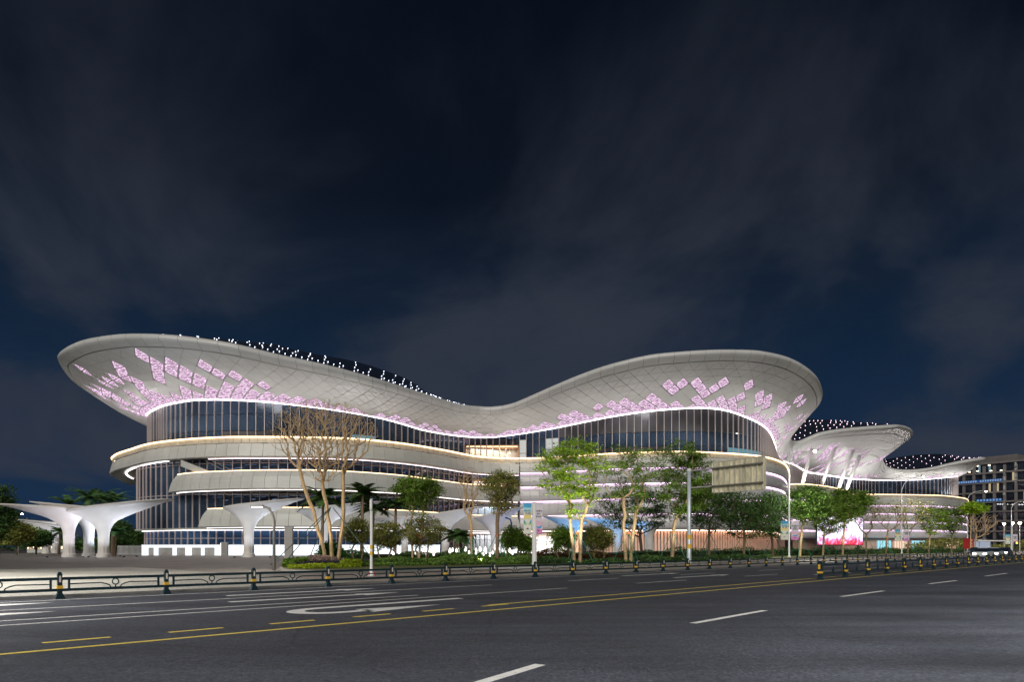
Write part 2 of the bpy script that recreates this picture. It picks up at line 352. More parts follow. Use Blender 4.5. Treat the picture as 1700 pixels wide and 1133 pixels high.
b.build('u_turn_arrow', M_line)['kind'] = 'structure'

# ------------------------------------------------------------------ the shopping complex
BLD = thing('shopping_complex', 'long white shopping complex with wing-shaped roof and pink lit triangles in its soffit', 'building', (0, 150, 0))
def sub(name): return link(name, None, BLD)          # a part that groups its sub-parts
ROOF = sub('roof')
def pw(px, py, Z): return P(px, py, Z)
W = lambda x, y, z: (x, y, z)
pairs = [
 ((246,710,207), W(-84,200,31)), ((203,688,187), W(-85,185,31)), ((167,666,170), W(-84.5,172,31)), ((139,647,157), W(-83.5,163,31.2)),
 ((115,628,147), P(247,692,158)), ((97,600,140), P(251,686,152)), ((104,588,132), P(262,680,149)), ((130,575,128), P(274,675,145)),
 ((160,568,126), P(290,671,142.5)), ((203,563,124), P(318,666.5,140)), ((250,563,122), P(350,665,139)), ((300,566.5,122), P(385,665.5,138.5)),
 ((380,578,122), P(435,668,138.5)), ((460,597,125), P(490,673.5,139)), ((539,614,129), P(563,683,141.5)), ((611,633,135), P(630,695,145.5)),
 ((658,647,141), P(668,705,150)), ((706,661.5,148), P(706,716,155)), ((763,678,156), P(755,724,164)), ((795,682,159), P(795,727,169)),
 ((820,682.5,159), P(820,726.5,171)), ((851,677,158), P(851,723,172)), ((887,662,155), P(885,718,171)), ((923,646,152), P(925,711,168.5)),
 ((970.6,626.7,149), P(965,703,165.5)), ((1018,611,146), P(1010,694,162.5)), ((1078,597,144), P(1062,686,160.5)), ((1130,591.5,143), P(1105,681.5,159.5)),
 ((1180,588.5,143), P(1145,679,159)), ((1225,588,144), P(1180,679.5,159.5)), ((1270,591,145), P(1210,684.5,161)), ((1318,604,149), P(1238,694.5,164)),
 ((1354,629,155), P(1262,706,169)), ((1365,655,164), P(1277,720,177)), ((1359,674,175), P(1284,736,186)), ((1337,697,188), P(1288,748,197)),
 ((1321,715,200), P(1291,756,207)), ((1313,730,212), P(1296,762,217)), ((1316,737,220), P(1300,766,226)), ((1328,738,222), P(1307,769,232)),
 ((1342,732,221), P(1314,771,238)), ((1366,723,220), P(1322,775,245)), ((1413.5,716,222), P(1331,781,256)), ((1480,711,226), P(1339,785.5,267)),
 ((1498,711,232), P(1355,788,274)), ((1512,716,240), P(1372,791,279)), ((1515,723,247), P(1390,793.5,282)), ((1505,733,257), P(1408,796,285)),
 ((1481,745,267), P(1425,797,287)), ((1469,755.5,276), P(1440,797.7,289)), ((1466,766,282), P(1452,798,290)), ((1471.5,778,280), P(1465,798,290)),
 ((1486,783.4,276), P(1482,798.3,289)), ((1505,785,273), P(1502,798,288)), ((1526,784,270), P(1522,797.5,288)), ((1550,780.5,267), P(1540,796.3,288)),
 ((1574,774.6,265), P(1555,795,288)), ((1610,767.4,265), P(1570,793.5,289)), ((1629,765,268), P(1580,792.5,292)), ((1635,764,272), P(1585,792,297)),
 ((1633,765.5,280), P(1588,792,302)), ((1610,778,300), P(1590,792,315)), ((1588,792,330), P(1588,793,330.5))]
R0 = np.array([P(*a) for a, _ in pairs]); I0 = np.array([b for _, b in pairs]); NP = len(pairs)
HD = [40,40,40,40,42,43,45,46,47,47,47.5,48,47.2,46.1,45.0,43,42.2,41.1,40.3,38,38,38,38.5,39,40,41,42,42,42,42,42,42,41,41,40,40,40,41,42,43,44,45,46,46,44,42,41,40,39,38,38,38,38,38,38,38,38,37.5,37,36,35,34,33]
HM = [None] * NP
for k, v in {36:36.5,37:38,38:40.5,39:42.5,40:44.5,41:45.8,42:47,43:48,44:46.5,45:43.5,46:42,47:40.5,48:39,49:38,50:37.6,51:38.2,52:38.7,53:39.2,54:39.6,55:39.7,56:39.6,57:38.8,58:38,59:36.6,60:35.6,61:34.5,62:33}.items(): HM[k] = v
dirs = I0[:, :2] - R0[:, :2]; dirs /= np.linalg.norm(dirs, axis=1)[:, None] + 1e-6
dirs[-1] = dirs[-2]
D0 = np.c_[I0[:, :2] + dirs * 18, np.array(HD)]
M0 = np.zeros_like(D0)
for i in range(NP):
    f = .6; M0[i, :2] = R0[i, :2] + (I0[i, :2] - R0[i, :2]) * f
    full = np.linalg.norm(D0[i, :2] - R0[i, :2]); part = np.linalg.norm(M0[i, :2] - R0[i, :2])
    M0[i, 2] = HM[i] if HM[i] else R0[i, 2] + .7 + (HD[i] - R0[i, 2] - .7) * (part / full) ** .9
E0 = np.c_[I0[:, :2] + dirs * 34, np.array(HD) - 1.0]
uu = crom([[i] for i in range(NP)], 10)
RC, IC, MC, DC, EC = (crom(q, 10) for q in (R0, I0, M0, D0, E0))
seg = (np.linalg.norm(np.diff(RC[:, :2], axis=0), axis=1) + 1.2 * np.linalg.norm(np.diff(IC[:, :2], axis=0), axis=1)) / 2.2
cum = np.r_[0, np.cumsum(seg)]
NC = int(cum[-1] / 3.05); uk = np.linspace(0, cum[-1], 2 * NC + 1)       # half columns
def rs(c): return np.stack([np.interp(uk, cum, c[:, k]) for k in range(c.shape[1])], 1)
R, I, Mm, D, E = map(rs, (RC, IC, MC, DC, EC)); U = rs(uu)[:, 0] + 1
def sof(j, v):                              # point of the soffit at half column j, 0 at the wall, 1 at the rim
    a, b = I[j], R[j]; p = a + (b - a) * v; p = p.copy(); p[2] -= .9 * math.sin(math.pi * v) * min(1, np.linalg.norm((b - a)[:2]) / 14)
    return p
NR = 8; VR = np.linspace(0.01, .90, NR + 1)
def outward(p, q, r):
    n = np.cross(q - p, r - p); n /= np.linalg.norm(n) + 1e-9
    return n if n[2] < 0 else -n
tri = []                                     # (row, up, column, pts)
for r in range(NR):
    v0, v1 = VR[r], VR[r + 1]; s = r % 2
    for j in range(s, 2 * NC - 1, 2):
        if j + 2 <= 2 * NC: tri.append((r, 1, j + 1, (sof(j, v0), sof(j + 2, v0), sof(j + 1, v1))))
        if j + 3 <= 2 * NC: tri.append((r, 0, j + 2, (sof(j + 1, v1), sof(j + 3, v1), sof(j + 2, v0))))
def plit(u, r):
    v = r / NR
    if u < 13.5: p = [1, .6, .48, .44, .40, .34, .16, 0][r]
    elif u < 19.5: p = [.95, .55, .10, 0, 0, 0, 0, 0][r]
    elif u < 24: p = [1, .8 if 20.5 < u < 23 else .15, 0, 0, 0, 0, 0, 0][r]
    elif u < 27: p = [.9, .7, .4, .12, 0, 0, 0, 0][r]
    elif u < 35: p = [.9, .52, .40, .36, .30, .18, 0, 0][r]
    elif u < 39: p = [.5, .4, .3, .1, 0, 0, 0, 0][r]
    elif u < 48: p = [.3, .36, .36, .3, .26, .14, 0, 0][r]
    elif u < 51: p = [.5, .5, .2, 0, 0, 0, 0, 0][r]
    elif u < 54: p = [.15, 0, 0, 0, 0, 0, 0, 0][r]
    else: p = [.5, .45, .4, .2, 0, 0, 0, 0][r]
    return p
lit = set(); rr = random.Random(11)
for r in range(NR):
    for j in range(2 * NC + 1):
        if rr.random() < plit(U[j], r):      # a diamond: the triangle below and the one above that share an edge
            lit.add((r, 0, j)); lit.add((r + 1, 1, j))
            if r == 0: lit.add((0, 1, j)); lit.add((0, 1, j + 1))
def shrink(pts, d):
    c = sum(pts) / len(pts); out = []
    for p in pts:
        w = p - c; l = np.linalg.norm(w); out.append(c + w * max(.3, 1 - d / max(l, .1)))
    return out
sp, lp = [], []
for r, up, j, pts in tri:
    n = outward(*pts)
    if (r, up, j) in lit:
        a3 = [p - n * .10 for p in shrink(pts, .34)]; lp.append((a3 + [sum(a3) / 3] + [p - n * .06 for p in a3], [(0, 1, 3), (1, 2, 3), (2, 0, 3), (4, 5, 6), (0, 4, 5, 1), (1, 5, 6, 2), (2, 6, 4, 0)]))
    else: sp.append(slab(shrink(pts, .06), -n, .08))
def litmat():
    m, n, l = _base('pink_lit_triangle'); out = n.new('ShaderNodeOutputMaterial'); em = n.new('ShaderNodeEmission'); l.new(em.outputs[0], out.inputs[0])
    co = n.new('ShaderNodeTexCoord'); wv = n.new('ShaderNodeTexNoise'); wv.inputs['Scale'].default_value = 1.1; wv.inputs['Detail'].default_value = 5; l.new(co.outputs['Object'], wv.inputs['Vector'])
    w2 = n.new('ShaderNodeTexWave'); w2.bands_direction = 'Z'; w2.inputs['Scale'].default_value = 1.6; w2.inputs['Distortion'].default_value = 9; w2.inputs['Detail'].default_value = 3; l.new(co.outputs['Object'], w2.inputs['Vector'])
    ad = n.new('ShaderNodeMath'); ad.operation = 'MULTIPLY'; l.new(wv.outputs['Fac'], ad.inputs[0]); l.new(w2.outputs['Fac'], ad.inputs[1])
    cr_ = n.new('ShaderNodeValToRGB'); l.new(ad.outputs[0], cr_.inputs[0]); e = cr_.color_ramp.elements
    e[0].position = .05; e[0].color = (.40, .22, .36, 1); e[1].position = .42; e[1].color = (1.0, .74, .96, 1); l.new(cr_.outputs[0], em.inputs[0])
    at = n.new('ShaderNodeAttribute'); at.attribute_name = 'edge'; r_ = n.new('ShaderNodeMapRange'); l.new(at.outputs['Fac'], r_.inputs[0]); r_.inputs[1].default_value = .25; r_.inputs[3].default_value = .60; r_.inputs[4].default_value = 1.5; l.new(r_.outputs[0], em.inputs[1])
    return m
M_lit = litmat()
pieces(sp, 'soffit_panel', M_soff, ROOF, 300, 9)
pieces(lp, 'lit_triangle_panel', M_lit, ROOF, 300, 8)
for o in ROOF.children:
    if o.name.startswith('lit_triangle'):
        at = o.data.attributes.new('edge', 'FLOAT', 'POINT'); nv = len(o.data.vertices); at.data.foreach_set('value', [0.0 if i % 7 == 3 else 1.0 for i in range(nv)])
b = MB(); vs = [sof(j, v) + np.array([0, 0, .22]) for j in range(2 * NC + 1) for v in np.linspace(0, .9, 6)]
b.add(vs, [(j * 6 + k, j * 6 + k + 1, (j + 1) * 6 + k + 1, (j + 1) * 6 + k) for j in range(2 * NC) for k in range(5)]); b.build('soffit_backing', M_seam, ROOF)
# rim: soffit edge, rounded nose and fascia, in bent panels
rimp = []
def rimprof(j):
    a, bb = I[j], R[j]; o = bb - a; o[2] = 0; o /= np.linalg.norm(o) + 1e-6
    p0 = sof(j, .908); p1 = sof(j, .96); p2 = R[j] + np.array([0, 0, .02]); p3 = R[j] + o * .12 + np.array([0, 0, .45]); p4 = R[j] - o * .15 + np.array([0, 0, .95]); p5 = R[j] - o * 1.2 + np.array([0, 0, 1.25])
    return [p0, p1, p2, p3, p4, p5]
def lerp_prof(j, t):
    q = rimprof(j); q1 = rimprof(min(j + 1, 2 * NC)); return [x + (y - x) * t for x, y in zip(q, q1)]
for j in range(0, 2 * NC, 2):
    A = lerp_prof(j, .012); B = rimprof(j + 1); Cc = lerp_prof(j + 1, .988); v = A + B + Cc
    rimp.append((v, [(a * 6 + k, a * 6 + k + 1, a * 6 + 7 + k, a * 6 + 6 + k) for a in (0, 1) for k in range(5)]))
pieces(rimp, 'rim_panel', M_rim, ROOF, 300, 6, smooth=True)
# dark glazed roof deck behind the rim and its point lights
rows = []
for j in range(2 * NC + 1):
    p5 = rimprof(j)[5] - np.array([0, 0, .05]); q = []
    for t in np.linspace(0, 1, 5): q.append(p5 + (Mm[j] - p5) * t)
    for t in (.33, .66, 1): q.append(Mm[j] + (D[j] - Mm[j]) * t)
    q.append(E[j]); rows.append(q)
K = len(rows[0]); b = MB(); b.add([p for q in rows for p in q], [(j * K + k, j * K + k + 1, (j + 1) * K + k + 1, (j + 1) * K + k) for j in range(2 * NC) for k in range(K - 1)])
b.build('roof_deck', M_deck, ROOF, smooth=True)
me_l = MB().lathe([(.03, 0), (.03, .10), (.08, .11), (.10, .16), (.05, .2)], k=6).mesh('roof_light', E_roof)
me_p = MB().lathe([(.03, 0), (.03, .12), (.11, .13), (.13, .18), (.06, .23)], k=6).mesh('roof_light', E_roofp)
def deckpt(j, f):
    q = rows[j]; x = f * 7; k = min(int(x), 6); return q[k] + (q[k + 1] - q[k]) * (x - k)
def roof_lights(u0, u1, fs, me, step, n_max, seed):
    r2 = random.Random(seed); n = 0
    for a, j in enumerate(range(int(np.searchsorted(U, u0)), int(np.searchsorted(U, u1)), step)):
        for k, f in enumerate(fs):
            if (a + k) % 2 or r2.random() < .1: continue
            p = deckpt(j, f)
            if n < n_max: link('roof_light', me, ROOF, tuple(p - np.array([0, 150, .02]))); n += 1
roof_lights(9.6, 19.3, (.14, .3, .46, .62, .78, .92), me_l, 1, 230, 3)
roof_lights(37.5, 46, (.07, .2, .33, .46, .6), me_p, 1, 120, 4)
roof_lights(49.5, 61, (.06, .17, .28, .39, .5, .6), me_p, 1, 150, 5)
for o in list(ROOF.children):
    if o.name.startswith('roof_light'): pass
# light line where wall meets soffit
b = MB(); cs = []
for j in range(0, 2 * NC + 1):
    p = sof(j, .012); q = sof(j, .03); cs.append((p + np.array([0, 0, -.10]), q + np.array([0, 0, -.04])))
b.add([p for c in cs for p in c], [(2 * j, 2 * j + 1, 2 * j + 3, 2 * j + 2) for j in range(2 * NC)]); b.build('led_strip', emat('soffit_edge_led', (1.0, .92, .94), 9.0), ROOF)

# ---- plans of the balconies and walls, from their heights and the photograph's depths
def plan(lst, per=8): return crom([X2(px, Z) for px, Z in lst], per)
railL = plan([(216,195),(196,178),(186,168),(190,162.8),(198,158),(219,151.5),(240,145.5),(262,142),(293,139),(335,136.5),(382,135),(420,134.9),(470,135),(523,135.4),(563,136.3),(603,138),(650,141.7),(689,146),(739,153.7),(770,160),(792,164),(827,167),(862,167.5)])
railR = plan([(863.5,167.3),(890,167),(927,165),(975,161.6),(1014,159),(1054,157.6),(1110,155.9),(1155,156.2),(1203,158.4),(1230,160.2),(1256,162.8),(1276,166.5),(1292,172.5),(1304,181.4),(1309,196.7),(1309,220)])
railB = plan([(286.5,138.5),(300,136),(320,134.2),(346,132.7),(380,131.2),(420,130),(470,129.8),(523,130),(563,131.5),(603,133.8),(650,137.6),(684,141.7),(737,150.9),(790,160.5),(862,166.5)])
railC = plan([(338,134.5),(360,132.8),(385,131.5),(420,130),(470,129.8),(523,130),(563,131.5),(603,133.8),(650,137.6),(684,141.7),(737,150.9),(790,160.5),(862,166.5)])
wallM = crom([(-84,180),(-84.2,165),X2(229,153),X2(241,147.5),X2(258,145),X2(292,142),X2(340,139),X2(400,137.8),X2(460,137.8),X2(523,138.5),X2(603,141.5),X2(650,145.5),X2(689,150),X2(739,158),X2(770,164),X2(792,168),X2(850,171.5),X2(863,171.5)], 8)
rail2 = plan([(1284,262),(1298,244),(1308,236),(1314,232),(1330,232),(1348,234),(1371,240),(1395,252),(1407,261),(1411,272)])
rail3 = plan([(1405,275),(1417,279),(1440,280),(1490,281),(1530,283),(1562,286),(1590,296),(1605,307),(1608,325)])
wallU = resample(IC, step=.5, dims=2)        # upper storey wall follows the soffit line

def strip(name, c, z0, z1, d0, d1, m, parent, step=2.0, kind=None):
    """solid ribbon along plan c between heights z0..z1 and offsets d0..d1 (outwards)"""
    q = resample(c, step=step); a = offset(q, d0); o = offset(q, d1); n = len(q); v = []
    for i in range(n): v += [(a[i, 0], a[i, 1], z0), (o[i, 0], o[i, 1], z0), (o[i, 0], o[i, 1], z1), (a[i, 0], a[i, 1], z1)]
    f = [(4 * i + k, 4 * i + (k + 1) % 4, 4 * i + 4 + (k + 1) % 4, 4 * i + 4 + k) for i in range(n - 1) for k in range(4)] + [(0, 1, 2, 3), (4 * n - 1, 4 * n - 2, 4 * n - 3, 4 * n - 4)]
    return MB().add(v, f).build(name, m, parent, kind=kind)
def cladding(name, c, prof, step, m, parent, gap=.03, limit=300, sm=False, th=.12):
    q = resample(c, step=step); n = len(q); lst = []; offs = [offset(q, d) for d, z in prof]; K = len(prof)
    for i in range(n - 1):
        front = []
        for t in (gap / step, .5, 1 - gap / step):
            for k, (d, z) in enumerate(prof):
                a, b = offs[k][i, :2], offs[k][i + 1, :2]; p = a + (b - a) * t; front.append((p[0], p[1], z))
        f = [(a * K + k, a * K + k + 1, a * K + K + k + 1, a * K + K + k) for a in (0, 1) for k in range(K - 1)]
        # back skin
        nrm = outn(q)[i]; bk = [(x - nrm[0] * th, y - nrm[1] * th, z) for x, y, z in front]; B = len(front)
        f += [(B + a * K + K + k, B + a * K + K + k + 1, B + a * K + k + 1, B + a * K + k) for a in (0, 1) for k in range(K - 1)]
        for k in range(K - 1): f += [(k, B + k, B + k + 1, k + 1), (2 * K + k + 1, B + 2 * K + k + 1, B + 2 * K + k, 2 * K + k)]
        for a in (0, 1): f += [(a * K, a * K + K, B + a * K + K, B + a * K), (a * K + K - 1, B + a * K + K - 1, B + a * K + 2 * K - 1, a * K + 2 * K - 1)]
        lst.append((front + bk, f))
    pieces(lst, name, m, parent, limit, 8, smooth=sm)
def slabring(name, c, d0, d1, z0, z1, m, parent): return strip(name, c, z0, z1, d0, d1, m, parent)
def ribbon_between(name, c1, z1, c2, z2, m, parent, n=60):
    a = resample(c1, n=n); b2 = resample(c2, n=n); v = []
    for i in range(n): v += [(a[i, 0], a[i, 1], z1), (b2[i, 0], b2[i, 1], z2)]
    return MB().add(v, [(2 * i, 2 * i + 1, 2 * i + 3, 2 * i + 2) for i in range(n - 1)]).build(name, m, parent)
def railing(c, z0, z1, parent, step=1.6, warm=E_warm, glass=None, limit=300):
    cladding('balustrade_panel', c, [(0, z0), (-.02, z1)], step, glass, parent, gap=.03, limit=limit, th=.03)
    strip('handrail_led', c, z1 + .02, z1 + .26, -.12, .22, warm, parent)
M_rail = mat('warm_balustrade_glass', (.56, .49, .37), .35, 0, .2, .8)

def curtain(c, zb, zt, step, parent, m, m_fin, fw=.16, fd=.35, pick=None, rows=None, lim=300, setback=0.0, finlow=0.0):
    """fins at every joint and a glass pane in each bay; zt may be a function of x,y index"""
    q = resample(c, step=step); n = outn(q); fins = []; groups = {}
    for i in range(len(q)):
        x, y = q[i, :2]; zt_ = q[i, 2] if zt is None else zt; nx, ny = n[i]; tx, ty = -ny, nx; h = fw / 2
        pts = [(x + tx * a * h + nx * b_, y + ty * a * h + ny * b_) for a, b_ in ((-1, -.05), (-1, fd), (1, fd), (1, -.05))]
        mb = MB().prism(pts, zb - finlow, zt_ - .02); fins.append((mb.v, mb.f))
    for i in range(len(q) - 1):
        a, b2 = q[i, :2], q[i + 1, :2]; za, zb2 = (q[i, 2], q[i + 1, 2]) if zt is None else (zt, zt); t = b2 - a; L_ = np.linalg.norm(t); t = t / max(L_, 1e-6); a2, b3 = a + t * (h + .005), b2 - t * (h + .005)
        nn = (n[i] + n[i + 1]) / 2; lv = [zb] + [zz for zz in (rows or []) if zb < zz < min(za, zb2) - .6] + [None]
        for k in range(len(lv) - 1):
            z0 = lv[k] + (.06 if k else 0); z1a, z1b = (lv[k + 1] - .06,) * 2 if lv[k + 1] else (za - .05, zb2 - .05)
            v, f = slab([(a2[0], a2[1], z0), (b3[0], b3[1], z0), (b3[0], b3[1], z1b), (a2[0], a2[1], z1a)], (-nn[0], -nn[1], 0), .03)
            key = pick(((a[0] + b2[0]) / 2) / ((a[1] + b2[1]) / 2) * F + CX, (z0 + z1a) / 2, k) if pick else m
            if key is not None: groups.setdefault(key.name, (key, []))[1].append((v, f))
    pieces(fins, 'mullion', m_fin, parent, lim, 3 if fd > .3 else 4)
    for nm, (mm, l) in groups.items(): pieces(l, 'glass_pane', mm, parent, lim, 8)
    if rows and m_fin is not M_fin:
        for z in rows: strip('transom', c, z - .055, z + .055, -.04, .10, m_fin, parent)

# upper storey
M_cyan = emat('cyan_lit_glass', (.30, .68, .85), .42); M_poster = emat('lit_white_poster', (.9, .92, .88), .62)
UP = sub('upper_curtain_wall')
def pick_up(px, z, k):
    if 771 < px < 862 and z < 27.6: return M_clear
    if px > 925 and px < 1240 and z > 28.6 and z < 40: return M_glassg
    if (1204 < px < 1262 or 585 < px < 618) and z < 24.6 + (px % 7) * .2: return M_cyan
    if (905 < px < 925 or 865 < px < 874) and z < 28: return M_poster
    if 370 < px < 470 and z < 25: return M_glassg
    if 930 < px < 1110 and z < 25.2: return M_glassg
    return M_glass
sel = np.array([i for i in range(len(wallU))]); 
curtain(wallU, 22.0, None, 1.72, UP, M_glass, M_fin, .13, .28, pick_up, rows=[25.2, 28.6] )
# inner core behind the glass so the storeys have a depth
core = sub('interior')
iw = offset(resample(IC, step=3), -7.0); 
def wallmesh(c, z0, z1, m, name, parent): 
    n = len(c); MB().add([(x, y, z) for x, y in c[:, :2] for z in (z0, z1)], [(2 * i, 2 * i + 2, 2 * i + 3, 2 * i + 1) for i in range(n - 1)]).build(name, m, parent)
keep = iw[(iw[:, 1] < 400)]
wallmesh(keep, 21.9, 33.0, M_core, 'core_wall', core)

# left balconies
BA = sub('upper_balcony')
cladding('cladding_panel', railL, [(-.35, 22.25), (-.05, 22.1), (.35, 20.6), (.55, 19.55), (.35, 19.4)], 2.4, M_clad, BA)
railing(railL, 22.25, 23.25, BA, glass=M_rail)
strip('balcony_floor', railL, 21.7, 21.95, -9, -.5, M_core, BA)
ribbon_between('balcony_ceiling', offset(railL, .3), 19.42, wallM, 19.6, M_clad, BA, 90)
ledA = crom([P(280, 767, 141)[:2], P(258, 769.5, 143.7)[:2], P(232, 775, 149.6)[:2], P(214, 782, 158)[:2], P(209, 787, 164)[:2], P(214, 792.5, 172)[:2], P(221, 796, 177.5)[:2]][::-1], 8)
strip('led_strip', ledA, 19.30, 19.38, -.15, .15, E_wh, BA)
mid = railL[(railL[:, 0] > -62)]
strip('led_strip', offset(mid, -.9), 19.24, 19.30, -.08, .08, emat('pinkish_led', (1.0, .80, .82), 5.0), BA)
BB = sub('middle_balcony')
profB = [(-1.1, 16.3), (-.9, 16.3), (-.1, 15.1), (.15, 14.2), (.35, 12.8), (.1, 12.65)]
cladding('cladding_panel', railB, profB, 2.4, M_clad, BB)
strip('handrail_led', offset(railB, -1.0), 16.34, 16.46, -.1, .1, E_warm, BB)
ribbon_between('balcony_ceiling', offset(railB, .2), 12.7, wallM[52:], 12.75, M_clad, BB, 60)
strip('led_strip', offset(railB, -.8), 12.53, 12.6, -.08, .08, E_wh, BB)
BC = sub('lower_balcony')
profC = [(-1.1, 9.1), (-.9, 9.1), (-.1, 7.9), (.15, 7.0), (.35, 5.6), (.1, 5.45)]
cladding('cladding_panel', railC, profC, 2.4, M_clad, BC)
strip('handrail_led', offset(railC, -1.0), 9.14, 9.26, -.1, .1, E_warm, BC)
ribbon_between('balcony_ceiling', offset(railC, .2), 5.5, wallM[60:], 5.5, M_clad, BC, 60)
strip('led_strip', offset(railC, -.8), 5.33, 5.4, -.08, .08, E_wh, BC)
for rl, pf, pr in ((railB, profB, BB), (railC, profC, BC)):      # closed slanting ends of the two lower balconies
    q = resample(rl, step=2); nn = outn(q)[0]; tt = np.array([-nn[1], nn[0]])
    v = [(q[0, 0] + nn[0] * d + tt[0] * -(16.3 - z if rl is railB else 9.1 - z) * .35, q[0, 1] + nn[1] * d + tt[1] * -(16.3 - z if rl is railB else 9.1 - z) * .35, z) for d, z in pf]
    w = [(q[0, 0] + nn[0] * d + tt[0] * .05, q[0, 1] + nn[1] * d + tt[1] * .05, z) for d, z in pf]
    K = len(pf); back = [(x - nn[0] * 6, y - nn[1] * 6, z) for x, y, z in v]
    MB().add(v + w, [(k, k + 1, K + k + 1, K + k) for k in range(K - 1)]).add(v + back, [(k, K + k, K + k + 1, k + 1) for k in range(K - 1)]).build('end_panel', M_clad, pr)
# walls of the lower storeys on the left lobe
LW = sub('lower_curtain_wall')
def pick_low(px, z, k):
    if z > 12.6 and px > 752: return M_clear
    if z < 12.6 and px > 735: return M_clear
    return M_glass
curtain(wallM, 5.5, 19.4, 1.85, LW, M_glass, M_pinkfin, .14, .24, pick_low, rows=[12.4, 18.6])
strip('floor_edge', wallM, 5.15, 5.5, -3, .5, M_clad, LW)
gw = wallM[18:]
curtain(offset(gw, -1.6), 0.0, 5.15, 1.9, LW, M_blueg, M_pinkfin, .16, .25, lambda px, z, k: M_clear if px > 735 else M_blueg, rows=[3.4])
strip('led_strip', offset(gw, -1.0), 5.02, 5.12, -.1, .1, E_wh, LW)
q = offset(resample(wallM, step=3), -8.0)
for z0, z1 in ((0, 5.1), (5.5, 12.3), (12.5, 19.3)): wallmesh(q, z0, z1, M_core, 'core_wall', core)
for z in (5.3, 12.4): strip('floor_slab', wallM, z - .12, z + .12, -8, -.3, M_core, core, 4)
for cc, dd, zz in ((wallM, -2.2, 18.45), (wallM, -3.4, 11.95), (offset(gw, -1.6), -2.5, 4.8)):
    q = offset(cc, dd); q = resample(q, step=2.4)
    for i in range(0, len(q) - 1, 2):
        if CX + q[i, 0] / q[i, 1] * F < 745: strip('ceiling_strip', q[i:i + 2], zz, zz + .07, -.09, .09, emat('ceiling_strip_light', (.92, .92, 1.0), 3.0), core, 1.2)
# small ceiling lamps seen through the glass
me_d = MB().box((0, 0, 0), (.9, .12, .06)).mesh('ceiling_lamp', emat('interior_lamp', (.95, .95, 1.0), 9.0))
for cc, zz, cnt, seed in ((wallM, 11.9, 34, 1), (wallM, 18.3, 30, 2), (wallU, 30, 10, 3)):
    r3 = random.Random(seed); c5 = offset(cc, -3.0)
    for _ in range(cnt):
        i = r3.randrange(int(len(c5) * .06), int(len(c5) * (.9 if cc is wallM else .5))); link('ceiling_lamp', me_d, core, (c5[i, 0], c5[i, 1] + r3.uniform(0, 2) - 150, zz - r3.uniform(0, .5)), r3.uniform(-.3, .3))

# lit shop rooms
def room(name, px0, px1, Z, z0, z1, depth, power, col, mwall):
    x0, x1 = X2(px0, Z)[0], X2(px1, Z)[0]; y0, y1 = Z + 1.2, Z + depth; R_ = sub(name); xm = (x0 + x1) / 2
    MB().box((xm, y1, (z0 + z1) / 2), (x1 - x0, .2, z1 - z0)).build('back_wall', mwall, R_)
    for x in (x0, x1): MB().box((x, (y0 + y1) / 2, (z0 + z1) / 2), (.2, y1 - y0 - .25, z1 - z0)).build('side_wall', M_wood, R_)
    MB().box((xm, (y0 + y1) / 2, z1 + .12), (x1 - x0, y1 - y0, .2)).build('room_ceiling', M_wood, R_)
    MB().box((xm, (y0 + y1) / 2, z0 - .12), (x1 - x0, y1 - y0, .2)).build('room_floor', M_inw, R_)
    ld = bpy.data.lights.new('room_lamp', 'AREA'); ld.shape = 'RECTANGLE'; ld.size = (x1 - x0) * .8; ld.size_y = (y1 - y0) * .6; ld.energy = power; ld.color = col
    lo = link('room_lamp', ld, R_, (xm, (y0 + y1) / 2 - 150, z1 - .3)); return R_, x0, x1, y0, y1
rm, x0, x1, y0, y1 = room('upper_shop', 772, 861, 171.5, 22.2, 27.3, 8, 2600, (1, .85, .66), M_inw)
for k in range(6): MB().box((x0 + 1.5 + k * 2.1, y1 - .4, 24.2), (1.5, .4, 3.4)).build('display_shelf', M_white, rm)
MB().box(((x0 + x1) / 2, y0 + .3, 27.1), (x1 - x0 - .6, .25, .18)).build('led_strip', E_warm, rm)
for k in range(5): MB().lathe([(.02, 1.2), (.02, .4), (.25, .3), (.3, 0)], (x0 + 2 + k * 2.3, y0 + 2.5, 25.6), 8).build('pendant_lamp', E_warm, rm)
rm, x0, x1, y0, y1 = room('middle_shop', 754, 860, 172, 12.8, 18.6, 7, 2200, (1, .86, .7), M_inw)
rc = random.Random(5)
for k in range(16): MB().box((x0 + .8 + k * 1.0, y1 - rc.uniform(.4, 3), 14.0), (.6, .5, rc.uniform(1.4, 3.0))).build('display_shelf', [M_white, M_wood, mat('red_display', (.5, .05, .04)), mat('blue_display', (.05, .15, .5))][rc.randrange(4)], rm)
for k in range(7): MB().box((x0 + 1 + k * 2.2, y0 + 1.2, 18.3), (1.4, .2, .08)).build('ceiling_lamp', E_warm, rm)
rm, x0, x1, y0, y1 = room('lower_shop', 737, 860, 172.5, 5.7, 12.0, 7, 1800, (.75, .88, 1.0), M_inw)
for k in range(9): MB().box((x0 + 1 + k * 1.9, y0 + 1.2, 11.7), (1.5, .25, .1)).build('ceiling_lamp', emat('cool_strip', (.6, .8, 1.0), 9), rm)
# lit entrance hall at ground level between the lobes
rm, x0, x1, y0, y1 = room('entrance_hall', 740, 962, 172, .1, 5.0, 8, 5000, (.85, .92, 1.0), M_inw)
for k in range(15): MB().box((x0 + .8 + k * 2.25, y0 - .4, 2.4), (.28, .28, 4.8)).build('door_post', M_lampg if k % 2 else M_pinkfin, rm)

